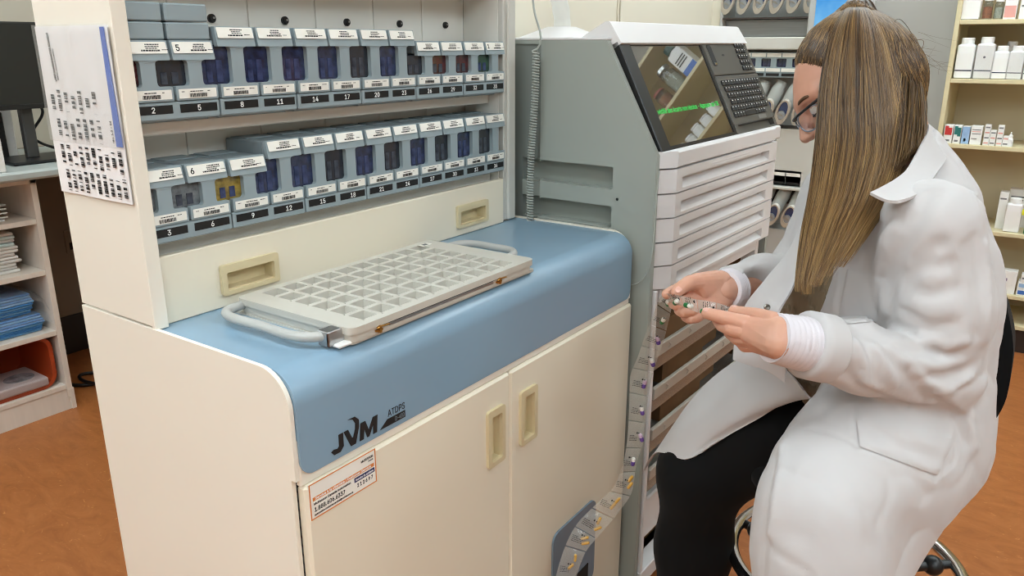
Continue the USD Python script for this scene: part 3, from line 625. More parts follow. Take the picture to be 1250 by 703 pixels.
def rear_can(y, z0, kind, group, label):
    t = thing('rear_canister', label, 'pill canister', (FX + .02, y, z0), group=group)
    hh = .108 if kind else .07
    bd = sbox(-.0345, 0, .0345, hh).difference(sbox(-.04, .045, -.013, .082).buffer(-.004).buffer(.004)).difference(sbox(.013, .045, .04, .082).buffer(-.004).buffer(.004)) if kind else sbox(-.0345, 0, .0345, hh)
    X_ = ((0, -1, 0), (0, 0, 1))
    part('frame', place(extr(bd, .01), (0, 0, 0), *X_), BIN, t, local=True)
    part('window', bx(.003, .08, -.034, .034, .03, hh - .01), WINM[1 if kind else 0], t, local=True)
    for z_a, z_b in (((.088, .105), (.025, .040)) if kind else ((.045, .06),)):
        part('paper_label', place(extr(sbox(-.032, z_a, .032, z_b), .002), (-.0105, 0, 0), *X_), PAPER, t, local=True)
    part('number_plate', place(extr(sbox(-.029, .006, .029, .018), .002), (-.0105, 0, 0), *X_), BLACK, t, local=True)
for k in range(6): rear_can(1.36 - k * .0695, 1.155, True, 'canisters in the rear machine', f'small grey-blue canister with dark window, {NTH[k]} from the left in the rear machine')
for k in range(6): rear_can(1.36 - k * .0695, .672, False, 'low canisters in the rear machine', f'low grey-blue canister without window, {NTH[k]} from the left in the lower rear row')
# monitor on an arm beside it
mo = thing('wall_monitor', 'monitor with bright blue screen beside the rear machine', 'monitor', (3.5, .83, 1.33))
part('bezel', bx(3.505, 3.54, .715, .965, 1.285, 1.62, .006), mat('monitor_silver', (178, 178, 176), .4), mo)
def blue_screen():
    n = dict(tc=('texture_coordinate', {}), nz=('noise_texture', dict(scale=9, detail=3)), rp=('rgb_ramp', dict(ramp=[(.3, lin((72, 160, 236))), (.7, lin((130, 200, 250)))])), e=('emission', dict(strength=.9)))
    return usdkit.material(stage, '/World/Looks/lit_blue_screen', n, [('tc.object', 'nz.vector'), ('nz.fac', 'rp.fac'), ('rp.color', 'e.color')], surface='e.emission')
part('screen', bx(3.5025, 3.5055, .735, .937, 1.31, 1.60), blue_screen(), mo, label='lit blue screen')
part('wall_arm', join(bx(3.535, 3.60, .80, .86, 1.40, 1.46, .006), bx(3.58, 3.72, .815, .845, 1.415, 1.445, .004), bx(3.70, 3.73, .80, .975, 1.38, 1.48, .004)), LK['monitor_silver'], mo)

# ================================================================== the shelving at the right with the pharmacy stock
SX, SYL = 3.90, .474
sh = thing('stock_shelving', 'pale maple shelving unit stocked with white bottles and small boxes', 'shelving', (4.05, -.5, 0))
SYR = -1.35
part('side', bx(SX, XR - .01, SYL - .018, SYL, .0, 2.3, .001), RWOOD, sh); part('side', bx(SX, XR - .01, SYR, SYR + .018, .0, 2.3, .001), RWOOD, sh)
part('back', bx(XR - .02, XR - .008, SYR, SYL, .05, 2.3), RBACK, sh)
part('kick', bx(SX + .04, SX + .06, SYR + .018, SYL - .018, 0, .10), DBASE, sh)
SZ = [.13, .262, .530, .889, 1.1595, 1.395, 1.745, 1.985, 2.25]
for z in SZ: part('shelf', bx(SX + .001, XR - .02, SYR + .018, SYL - .018, z - .018, z, .0015), RWOOD, sh)
WBOT = mat('white_bottle_plastic', (236, 233, 230), .35, sub=.1); WCAP = mat('white_cap', (240, 238, 234), .45)
CARD = mat('white_carton', (234, 231, 226), .55); REDP = mat('red_print', (196, 52, 50), .55); TEALP = mat('teal_print', (34, 110, 104), .55); BLUEP = mat('sky_blue_print', (150, 180, 214), .55)
GREYP = mat('mid_grey_print', (120, 116, 116), .6); PINKP = mat('pink_print', (222, 160, 150), .6); GREENP = mat('green_print', (54, 110, 60), .6); YEL = mat('yellow_print', (226, 220, 40), .5); BLUE2 = mat('medium_blue_print', (60, 104, 178), .55)
AMBER = mat('amber_plastic', (190, 110, 70), .25); JARM = glassy('jar_clear', (240, 241, 238), .03, .03, .03)
TABW = mat('pale_tablets', (206, 208, 200), .6, rgb2=(150, 154, 146), vscale=110); TABO = mat('orange_tablets', (200, 112, 60), .6, rgb2=(120, 62, 34), vscale=120); GRNCAP = mat('dark_green_cap', (36, 74, 66), .4); SILV = mat('silver_cap', (176, 174, 170), .25, metal=.9); REDCAP = mat('brick_red_cap', (150, 66, 54), .4)
def sqbottle(y, z, w, h, label, group=None, band=True, mark=None, x=None, wrap=False):
    x = SX + .05 if x is None else x
    t = thing('stock_bottle', label, 'bottle', (x, y, z), group=group)
    b = rbx(-w * .42, w * .42, -w / 2, w / 2, 0, h * .84, w * .14, 12) + m3.Manifold.cylinder(h * .12, w * .40, w * .32, 24).translate([0, 0, h * .80])
    part('body', b, WBOT, t, local=True)
    part('cap', lathe([(0, 0), (w * .36, 0), (w * .365, h * .02), (w * .36, h * .115), (w * .33, h * .13), (0, h * .13)], (0, 0, h * .87), 24), WCAP, t, local=True)
    l = part('label', bx(-w * .425, -w * .41, -w * .46, w * .46, h * .02, h * .62), CARD, t, local=True)
    if band: part('stripe', bx(-w * .432, -w * .42, -w * .46, w * .46, h * .185, h * .215), mat('dark_navy_print', (34, 34, 62), .5) if 'dark_navy_print' not in LK else LK['dark_navy_print'], l, local=True)
    if mark: part('mark', place(extr(Point(0, 0).buffer(w * .07), .001), (-w * .433, 0, h * .52), (0, -1, 0), (0, 0, 1)), mark, l, local=True)
    if wrap: part('wrapper', move(rot((np.array(bx(-w * .47, w * .47, -w * .56, w * .56, 0, h * .80)[0]), bx(0, 1, 0, 1, 0, 1)[1]), np.eye(3)), (0, 0, .001)), FILM, t, local=True, label='clear plastic wrapper')
    return t
def ybox(y0, y1, z, h, d, label, prints=(), cat='box', group=None, x=None, m=None, nm='medicine_box'):
    x = SX + .02 if x is None else x
    t = thing(nm, label, cat, (x + d / 2, (y0 + y1) / 2, z), group=group)
    w = abs(y1 - y0)
    part('carton', bx(-d / 2, d / 2, -w / 2, w / 2, 0, h, .0008), m or CARD, t, local=True)
    for (a, b, c, e, mm) in prints:   # fractions of the face, left to right and bottom to top
        part('print', bx(-d / 2 - .0006, -d / 2 + .0005, w / 2 - w * b, w / 2 - w * a, h * c, h * e), mm, t, local=True)
    return t
z = SZ[5]
sqbottle(.425, z, .070, .16, 'square white bottle with red dot at the left end of the uppermost visible shelf', mark=REDP, band=False)
def rpot(y, z, r, h, body, cap, label, x=None, fill=None):
    x = SX + .05 if x is None else x
    t = thing('tablet_jar', label, 'jar', (x, y, z))
    part('jar', lathe([(0, 0), (r * .92, 0), (r, h * .05), (r, h * .72), (r * .8, h * .82), (r * .8, h * .9), (r * .74, h * .9), (r * .74, h * .8), (r * .93, h * .7), (r * .93, h * .06), (0, h * .05)], n=28), body, t, local=True)
    if fill: part('tablets', lathe([(0, h * .055), (r * .9, h * .06), (r * .9, h * .58), (0, h * .62)], n=20), fill, t, local=True)
    part('cap', lathe([(0, h * .86), (r * .86, h * .86), (r * .9, h * .88), (r * .88, h * .99), (r * .8, h), (0, h)], n=28), cap, t, local=True)
    return t
rpot(.366, z, .019, .085, JARM, WCAP, 'small clear jar of orange tablets on the uppermost visible shelf', fill=TABO)
rpot(.326, z, .017, .08, JARM, WCAP, 'small clear jar of pale tablets on the uppermost visible shelf', fill=TABW)
ybox(.306, .262, z, .075, .05, 'small white carton with pink face right of the clear jars, uppermost visible shelf', [(.05, .95, .1, .7, PINKP)], x=SX + .03)
ybox(.252, .205, z, .078, .05, 'plain white carton at the right edge of the uppermost visible shelf', [(.1, .6, .6, .7, GREYP)], x=SX + .03)
z = SZ[4]
sqbottle(.418, z, .068, .165, 'large square white bottle standing leftmost on the bottle shelf')
sqbottle(.347, z, .066, .168, 'large square white bottle in clear wrapping, second on the bottle shelf', mark=LK['dark_navy_print'], wrap=True)
sqbottle(.287, z, .056, .133, 'medium square white bottle, third on the bottle shelf')
sqbottle(.233, z, .054, .133, 'medium square white bottle in crinkled wrapping, fourth on the bottle shelf', wrap=True)
sqbottle(.175, z, .054, .125, 'square white bottle at the right edge of the bottle shelf')
sqbottle(.262, z, .05, .15, 'white bottle with tall cap behind the medium bottles', x=SX + .13, band=False)
z = SZ[3]
ybox(.452, .418, z, .077, .05, 'slim white carton with red chevrons, leftmost of the small boxes', [(.1, .5, .45, .95, REDP), (.5, .9, .45, .85, REDP), (.25, .75, .1, .2, GREYP)])
ybox(.414, .386, z, .077, .05, 'slim white carton with dark teal chevrons beside the red-marked one', [(.08, .5, .5, .95, TEALP), (.5, .95, .4, .88, TEALP), (.2, .7, .1, .2, GREYP)])
ybox(.382, .354, z, .074, .05, 'slim pale blue carton with a small dark numeral', [(0, 1, .02, .98, BLUEP), (.3, .6, .15, .32, BLUE2)])
ybox(.350, .308, z, .078, .05, 'white carton with rows of fine grey lettering beside the pale blue carton', [(.1, .9, .78, .82, GREYP), (.1, .85, .68, .72, PINKP), (.1, .9, .56, .60, GREYP), (.1, .6, .30, .34, GREYP)])
k = 0
where = [('bottom', 0), ('second', 1), ('third', 2), ('top', 3)]
for c, (y, n) in enumerate(((.300, 4), (.277, 3), (.252, 4), (.229, 2))):
    for i in range(n):
        if c == 2 and i == 1: pass
        ybox(y, y - .0215, z + i * .0215, .021, .03, f'tiny white carton, {("bottom","second from bottom","third from bottom","topmost")[i]} in the {("left-hand","second","third","right-hand")[c]} stack of tiny cartons', [(.12, .88, .35, .62, (PINKP, GREYP)[(i + c) % 2])], group='tiny cartons on the box shelf', nm='tiny_carton')
t = thing('dropper_bottle', 'small white dropper bottle with pointed tip at the right of the tiny cartons', 'bottle', (SX + .03, .203, z))
part('body', lathe([(0, 0), (.011, 0), (.012, .002), (.012, .03), (.008, .036), (0, .036)], n=18), WBOT, t, local=True); part('tip', lathe([(0, .036), (.0075, .036), (.0075, .046), (.003, .05), (.002, .06), (0, .06)], n=16), WCAP, t, local=True)
z = SZ[2]
ybox(.175, .095, z, .165, .06, 'tall white carton standing behind the bottles on the lower shelf', [(.1, .8, .78, .82, GREYP), (.1, .7, .70, .73, GREYP)], x=SX + .16)
sqbottle(.142, z, .06, .145, 'white bottle with grey lettering and yellow tag on the lower shelf', band=False)
part('tag', bx(SX + .018, SX + .022, .098, .112, z + .08, z + .105), YEL, stage.GetPrimAtPath('/World/stock_bottle_007'))
ybox(.095, .062, z, .035, .03, 'low dark green carton with orange corner in front on the lower shelf', [(.2, .9, .45, .95, AMBER)], m=GREENP)
sqbottle(.035, z, .062, .135, 'white bottle with pink and grey lines at the right edge of the lower shelf', band=False)
ybox(.205, .172, z, .16, .06, 'white carton peeking out at the left of the lower shelf bottles', [(.1, .8, .8, .84, GREYP)], x=SX + .08)
z = SZ[1]
ybox(.17, .085, z, .10, .06, 'white carton with purple-grey print on the second lowest shelf', [(.15, .6, .55, .68, mat('plum_print', (110, 84, 120), .6))])
ybox(.078, -.02, z, .03, .06, 'flat white carton with blue stripe, lower of two on the second lowest shelf', [(.05, .95, .2, .75, BLUE2)])
ybox(.078, -.02, z + .0305, .03, .06, 'flat white carton with pale blue stripe, upper of two on the second lowest shelf', [(.05, .95, .2, .75, BLUEP)])
ybox(.07, -.01, z + .0615, .03, .06, 'flat white carton with grey print lying on the blue-striped cartons', [(.05, .7, .4, .65, GREYP)])
# upper shelves, seen mirrored in the cabinet's screen
z = SZ[7]
t = sqbottle(.062, z, .095, .19, 'big white bottle with green cap and dark lettering on the second highest shelf', band=False, x=SX + .07)
part('green_lid', lathe([(0, 0), (.04, 0), (.041, .004), (.041, .036), (.036, .04), (0, .04)], (0, 0, .164), 24), GRNCAP, t, local=True)
for a in (.07, .085, .1): part('lettering', bx(-.0425, -.0405, -.034, .034, a, a + .006), PRINT, t, local=True)
part('blue_foot_print', bx(-.0425, -.0405, -.043, .043, .006, .04), BLUE2, t, local=True)
rpot(-.05, z, .043, .16, JARM, SILV, 'tall clear jar of pale tablets with silver lid on the second highest shelf', x=SX + .06, fill=TABW)
rpot(-.157, z, .04, .105, JARM, REDCAP, 'clear jar of orange tablets with brick-red lid on the second highest shelf', x=SX + .06, fill=TABO)
z = SZ[6]
for k, y in enumerate((-.03, -.098, -.165, -.23, -.30)):
    rpot(y, z, .03, .07 - .008 * (k % 2), WBOT, WCAP, f'{("first","second","third","fourth","fifth")[k]} white pot from the left on the shelf below the big jars', x=SX + .06)

# ================================================================== the desk and open shelves at the left back
dk = thing('back_desk', 'grey-topped desk against the back wall behind the packaging machine', 'desk', (.4, 3.1, 0))
part('desktop', bx(-1.0, 1.75, 2.80, 3.44, .868, .90, .008), DESKTOP, dk); part('support', bx(1.70, 1.73, 2.9, 3.42, 0, .868), LAMIN, dk); part('support', bx(-1.0, -.97, 2.9, 3.42, 0, .868), LAMIN, dk)
bk = thing('open_shelf_unit', 'light laminate open shelf unit standing under the grey desk', 'shelf unit', (.8, 3.05, 0))
BX1, BYF, BYB = 1.277, 2.88, 3.24
part('side', bx(BX1 - .02, BX1, BYF, BYB, .05, .862, .001), LAMIN, bk); part('side', bx(.30, .32, BYF, BYB, .05, .862, .001), LAMIN, bk); part('top', bx(.30, BX1, BYF, BYB, .8445, .8625, .001), LAMIN, bk)
part('back', bx(.30, BX1, BYB, BYB + .008, .05, .86), LAMIN, bk); part('plinth', bx(.31, BX1 - .012, BYF + .006, BYB, 0, .082), LAMIN, bk); part('plinth_side', bx(BX1 - .012, BX1 + .004, BYF - .001, BYB, 0, .082, .001), LAMIN, bk)
for z in (.722, .538, .312, .100): part('shelf', bx(.32, BX1 - .02, BYF + .002, BYB, z - .018, z, .001), LAMIN, bk)
# on the shelves
t = thing('wire_basket', 'small white wire letter basket on the top shelf of the open unit', 'basket', (1.10, 3.0, .722))
for q in range(4): part('wire', tube([(1.03, 2.93, .735 + q * .014), (1.187, 2.93, .735 + q * .014), (1.187, 3.10, .735 + q * .014)], .0035, 6), CHROME, t)
part('basket_base', bx(1.03, 1.18, 2.935, 3.1, .722, .728), WHITE, t)
r4 = random.Random(9)
FCOL = [mat('folded_mint', (198, 216, 214), .7), mat('folded_white', (226, 222, 216), .7), mat('folded_grey', (206, 200, 194), .7)]
ORD = 'lowest,second from the bottom,third from the bottom,fourth from the bottom,fifth from the bottom,sixth from the bottom,sixth from the top,fifth from the top,fourth from the top,third from the top,second from the top,topmost'.split(',')
for k in range(12):
    e = 1.203 + r4.uniform(-.012, .008); zz = .538 + k * .0118
    tag(part('folded_bag', bx(1.0, e, 2.93 + r4.uniform(0, .01), 3.10, zz + .0004, zz + .0108, .003), FCOL[0 if k > 6 and k % 2 == 0 else 1 + k % 2]), f'pale folded paper bag on the second shelf, {ORD[k]} of its stack', 'paper bag', 'folded bags on the second shelf')
BLU = [mat('blue_tissue', (70, 140, 206), .6, var=.2, vscale=14), mat('light_blue_tissue', (116, 170, 214), .6, var=.2, vscale=14)]
for k, (z0, n, e, lab) in enumerate(((.312, 8, 1.245, 'lower bundle of folded bright blue sheets in clear plastic'), (.384, 9, 1.222, 'upper bundle of folded bright blue sheets in clear plastic'))):
    t = thing('blue_sheet_pack', lab, 'pack of sheets', (1.1, 2.97, z0 + .001))
    for i in range(n):
        zz = z0 + .001 + i * .0082
        part('sheet', bx(.98, e - .004 - .02 * abs(i - n / 2) / n - r4.uniform(0, .006), 2.91 + .004 * abs(i - n / 2), 3.12, zz, zz + .0074, .003), BLU[i % 2 if k else 0 if i % 3 else 1], t)
    V = []
    g = [(x, y) for y in np.linspace(2.89, 3.13, 8) for x in np.linspace(.97, 1.254, 12)]
    V = np.array([(x, y, z0 + n * .0082 + .004 + .010 * meshkit.noise(np.array([x * 40, y * 40, k * 1.])) - (.045 * max(0, (x - e) / .03) if x > e else 0) - (.03 if y < 2.9 else 0)) for x, y in g])
    F = np.array([(j * 12 + i, j * 12 + i + 1, (j + 1) * 12 + i + 1, (j + 1) * 12 + i) for j in range(7) for i in range(11)])
    part('plastic_wrap', (V, F), FILM, t, smooth=True)
ORB = mat('orange_bin_plastic', (168, 66, 30), .4)
t = thing('orange_bin', 'orange plastic bin lying on its side on the bottom shelf', 'bin', (1.08, 3.0, .1005))
o1 = affinity.translate(rrect(.34, .195, .05, 8), .898, .103)
ob = extr(o1.difference(o1.buffer(-.006)), .25); rim = extr(o1.buffer(.003).difference(o1.buffer(-.011)), .012)
part('shell', join(place(ob, (0, 3.155, 0), (1, 0, 0), (0, 0, 1)), place(extr(o1, .005), (0, 3.16, 0), (1, 0, 0), (0, 0, 1))), ORB, t); part('rim', place(rim, (0, 2.912, 0), (1, 0, 0), (0, 0, 1)), ORB, t)
t = thing('plastic_box', 'cloudy plastic box with oval silver label lying in front of the orange bin', 'plastic box', (1.1, 2.93, .112))
part('box', rbx(.99, 1.205, 2.885, 3.06, .117, .150, .008), mat('cloudy_plastic', (190, 172, 168), .3, alpha=.75), t)
part('oval_label', move(extr(affinity.scale(Point(0, 0).buffer(1), .05, .042), .0012), (1.135, 2.955, .1505)), mat('silver_label', (214, 214, 218), .25, metal=.6, rgb2=(120, 116, 118), vscale=30), t)
# on the desk
t = thing('desk_monitor', 'black desktop monitor on the grey desk at the left edge', 'monitor', (1.3, 3.05, .9))
part('screen_housing', join(bx(.98, 1.62, 2.995, 3.03, 1.083, 1.372, .006)), mat('dark_screen', (34, 35, 34), .3), t); part('lower_bezel', bx(.98, 1.62, 2.992, 2.997, 1.083, 1.10, .001), BLACK, t)
part('neck', bx(1.335, 1.375, 3.03, 3.06, .91, 1.2, .004), mat('dark_grey_plastic', (62, 61, 60), .45), t); part('base', rbx(1.24, 1.50, 2.93, 3.14, .900, .912, .005), BLACK, t)
tag(part('small_white_box', bx(1.10, 1.168, 2.82, 2.9, .9005, 1.01, .003), CARD), 'small white box at the desk edge left of the monitor stand', 'box')
tag(part('computer_unit', bx(1.0, 1.312, 3.12, 3.32, .9005, 1.07, .004), BLACK), 'black computer unit on the desk behind the monitor', 'computer')
tag(part('white_block', bx(1.315, 1.36, 3.16, 3.25, .9005, 1.08, .004), WHITE), 'narrow white device between computer unit and monitor neck', 'device')
tag(part('monitor_cable', tube(smoothpath([(1.40, 3.08, 1.10), (1.43, 3.1, 1.04), (1.40, 3.12, .98), (1.46, 3.1, .93), (1.52, 3.12, .905)], 40), .005, 8), BLACK, smooth=True), 'black cable curling down behind the monitor neck', 'cable')
tag(part('floor_cable', tube(smoothpath([(1.40, 3.42, .05), (1.42, 3.3, .012), (1.36, 3.12, .008), (1.42, 3.02, .008), (1.5, 3.05, .008), (1.45, 3.15, .008), (1.40, 3.05, .02), (1.5, 2.9, .008), (1.62, 2.8, .008)], 80), .007, 8), BLACK, smooth=True), 'black cable coiled on the floor beside the open shelf unit', 'cable')
t = thing('wall_outlet', 'pale wall outlet above the dark baseboard', 'outlet', (1.63, 3.445, .45)); part('plate', bx(1.60, 1.66, 3.440, 3.4455, .44, .54, .002), TANWALL, t); part('socket', bx(1.615, 1.645, 3.438, 3.441, .455, .485), DARKGAP, t)
# floor under the grey cabinet
tag(part('white_cable', tube(smoothpath([(1.55, 1.30, .006), (1.66, 1.12, .006), (1.78, .95, .006), (1.98, .86, .006), (2.25, .92, .006)], 50), .005, 8), mat('white_cable', (220, 218, 212), .4), smooth=True), 'white cable lying on the floor behind the black trousers', 'cable')
tag(part('black_cable', tube(smoothpath([(1.62, 1.3, .006), (1.74, 1.02, .007), (1.82, .88, .007), (1.95, .80, .007), (2.2, .72, .007)], 50), .006, 8), BLACK, smooth=True), 'black cable lying on the floor beside the grey cabinet', 'cable')

# ================================================================== the seated person: distance-field modelling
def T(x, y, t): return atT(x, y, t)
def cone(p, a, b, ra, rb):
    a, b = np.asarray(a, float), np.asarray(b, float); ab = b - a
    t = np.clip(((p - a) @ ab) / (ab @ ab), 0, 1)
    return np.linalg.norm(p - a - t[:, None] * ab, axis=1) - (ra + t * (rb - ra))
def chain(p, pts, k=.03):
    d = None
    for (a, ra), (b, rb) in zip(pts[:-1], pts[1:]):
        e = cone(p, a, b, ra, rb); d = e if d is None else smin(d, e, k)
    return d
def ell(p, c, r, R=np.eye(3)):
    q = (p - c) @ np.asarray(R).T; k0 = np.linalg.norm(q / r, axis=1); k1 = np.linalg.norm(q / np.square(r), axis=1)
    return k0 * (k0 - 1) / np.maximum(k1, 1e-9)
def smin(a, b, k):
    h = np.clip(.5 + .5 * (b - a) / k, 0, 1); return b * (1 - h) + a * h - k * h * (1 - h)
def smax(a, b, k): return -smin(-a, -b, k)
def dpoly(p, pts):
    """distance to a polyline"""
    d = np.full(len(p), 9.0)
    for a, b in zip(pts[:-1], pts[1:]):
        ab = b - a; t = np.clip(((p - a) @ ab) / (ab @ ab), 0, 1); d = np.minimum(d, np.linalg.norm(p - a - t[:, None] * ab, axis=1))
    return d
def surfnet(f, lo, hi, h):
    """naive surface nets; the field is only evaluated near the surface"""
    lo, hi = np.asarray(lo, float), np.asarray(hi, float)
    c = 4; n = (np.ceil((hi - lo) / (h * c)).astype(int)) * c + 1
    ax = [lo[i] + h * np.arange(n[i]) for i in range(3)]
    cg = np.stack(np.meshgrid(*[a[::c] for a in ax], indexing='ij'), -1); cs = cg.shape[:3]
    cd = f(cg.reshape(-1, 3)).reshape(cs)
    D = np.repeat(np.repeat(np.repeat(cd, c, 0), c, 1), c, 2)[:n[0], :n[1], :n[2]].astype(np.float32)
    near = np.abs(cd) < h * c * 2.2
    m = np.zeros_like(near)
    for i in (-1, 0, 1):
        for j in (-1, 0, 1):
            for k in (-1, 0, 1): m |= np.roll(near, (i, j, k), (0, 1, 2))
    idx = np.argwhere(np.repeat(np.repeat(np.repeat(m, c, 0), c, 1), c, 2)[:n[0], :n[1], :n[2]])
    for s in range(0, len(idx), 400000):
        q = idx[s:s + 400000]; D[q[:, 0], q[:, 1], q[:, 2]] = f(lo + h * q)
    S = D < 0
    off = np.array([(i, j, k) for i in (0, 1) for j in (0, 1) for k in (0, 1)])
    cells = sum(S[o[0]:n[0] - 1 + o[0], o[1]:n[1] - 1 + o[1], o[2]:n[2] - 1 + o[2]].astype(np.int8) for o in off)
    ci = np.argwhere((cells > 0) & (cells < 8)); vid = -np.ones(cells.shape, int); vid[tuple(ci.T)] = np.arange(len(ci))
    P = np.zeros((len(ci), 3)); W = np.zeros(len(ci))
    for a in range(8):
        for b in range(a + 1, 8):
            if np.abs(off[a] - off[b]).sum() != 1: continue
            da = D[tuple((ci + off[a]).T)]; db = D[tuple((ci + off[b]).T)]; x = (da < 0) != (db < 0)
            t = np.where(x, da / np.where(x, da - db, 1), 0)[:, None]
            P += np.where(x[:, None], off[a] + t * (off[b] - off[a]), 0); W += x
    V = lo + h * (ci + P / W[:, None]); F = []
    for d in range(3):
        e = np.zeros(3, int); e[d] = 1; u, v = np.eye(3, dtype=int)[(d + 1) % 3], np.eye(3, dtype=int)[(d + 2) % 3]
        A = S[tuple(slice(0, n[i] - e[i]) for i in range(3))]; B = S[tuple(slice(e[i], n[i]) for i in range(3))]
        for sign in (0, 1):
            g = np.argwhere((A & ~B) if sign == 0 else (~A & B))
            g = g[(g[:, (d + 1) % 3] > 0) & (g[:, (d + 2) % 3] > 0)]
            g = g[np.all(g < np.array(cells.shape), 1)]
            q = [vid[tuple((g - x).T)] for x in (0 * u, u, u + v, v)]
            q = np.stack(q if sign == 0 else q[::-1], 1); F.append(q[np.all(q >= 0, 1)])
    F = np.vstack(F)
    return V, np.vstack([F[:, [0, 1, 2]], F[:, [0, 2, 3]]])
def taubin(m, n=6, most=.004):
    """Taubin smoothing whose steps are limited, so that no vertex runs away"""
    V, F = np.array(m[0], float), np.asarray(m[1]); E = np.unique(np.sort(np.vstack([F[:, [0, 1]], F[:, [1, 2]], F[:, [2, 0]]]), 1), axis=0)
    deg = np.maximum(np.bincount(E.ravel(), minlength=len(V)), 1)[:, None]; V0 = V.copy()
    for k in range(2 * n):
        A = np.zeros_like(V)
        for c in range(3): A[:, c] = np.bincount(E[:, 0], V[E[:, 1], c], len(V)) + np.bincount(E[:, 1], V[E[:, 0], c], len(V))
        V = V + (.5 if k % 2 == 0 else -.52) * np.where(deg > 2, A / deg - V, 0)
        d = V - V0; L = np.linalg.norm(d, axis=1, keepdims=True); V = V0 + d * np.minimum(1, most / np.maximum(L, 1e-9))
    return V, F
def hits(px, f, t0=.75, t1=2.0):
    """where the rays of these points of the photograph meet a field"""
    px = np.atleast_2d(np.asarray(px, float)); r = np.array([ray(x, y) for x, y in px]); t = np.full(len(px), t0); l = np.linalg.norm(r, axis=1)
    for _ in range(80): t = np.minimum(t + .8 * np.maximum(f(EYE + r * t[:, None]), -.01) / l, t1)
    return EYE + r * t[:, None]
def patch(rows, nu=24, nv=40, th=.003, fold=None):
    """a cloth sheet through a grid of points, given its thickness"""
    from scipy.interpolate import PchipInterpolator as PI
    C = np.array([[T(*q) if len(q) == 3 else q for q in r] for r in rows])
    C = PI(np.linspace(0, 1, C.shape[0]), C, axis=0)(np.linspace(0, 1, nv)); C = PI(np.linspace(0, 1, C.shape[1]), C, axis=1)(np.linspace(0, 1, nu))
    du, dv = np.gradient(C, axis=1), np.gradient(C, axis=0); N = np.cross(du, dv); N /= np.linalg.norm(N, axis=2, keepdims=True) + 1e-12
    if fold is not None:
        a, b = np.meshgrid(np.linspace(0, 1, nu), np.linspace(0, 1, nv)); C = C + N * fold(a, b)[..., None]
    i, j = np.meshgrid(np.arange(nv - 1), np.arange(nu - 1), indexing='ij'); q = np.stack([i * nu + j, i * nu + j + 1, (i + 1) * nu + j + 1, (i + 1) * nu + j], -1).reshape(-1, 4)
    V = np.vstack([(C + N * th / 2).reshape(-1, 3), (C - N * th / 2).reshape(-1, 3)]); n = nu * nv
    ring = [(0, k) for k in range(nu)] + [(k, nu - 1) for k in range(1, nv)] + [(nv - 1, k) for k in range(nu - 2, -1, -1)] + [(k, 0) for k in range(nv - 2, 0, -1)]
    r = np.array([a * nu + b for a, b in ring]); r2 = np.roll(r, -1); sd = np.stack([r, r + n, r2 + n, r2], 1)
    return V, np.vstack([np.vstack([q[:, [0, 1, 2]], q[:, [0, 2, 3]]]), np.vstack([q[:, [2, 1, 0]], q[:, [3, 2, 0]]]) + n, sd[:, [0, 1, 2]], sd[:, [0, 2, 3]]])

# ---- joints
PEL = T(1114, 505, 1.27); HL, HR = T(1116, 535, 1.22), T(1110, 490, 1.38)
KL, KR = T(1000, 618, 1.10), T(856, 578, 1.50); ML, MR = T(1058, 562, 1.16), T(950, 522, 1.43)
AL = np.array([1.13, .20, .33]); AR = KR + np.array([.03, .02, -.43])
SPN = T(1094, 420, 1.26); CHE = T(1098, 315, 1.235); NEK = T(1098, 215, 1.20); HEADC = T(1044, 104, 1.26)
SHL, SHR = T(1138, 270, 1.045), T(1026, 236, 1.36)
EL, ER = T(1152, 455, 1.085), T(976, 345, 1.385)
WL, WR = T(948, 413, .995), T(882, 354, 1.215)
FD = np.array([-.57, .82, 0.0]); LD = np.array([-.82, -.57, 0.0]); ZD = np.array([0, 0, 1.0])
RB = np.stack([FD, LD, ZD])       # body axes: forward, left, up

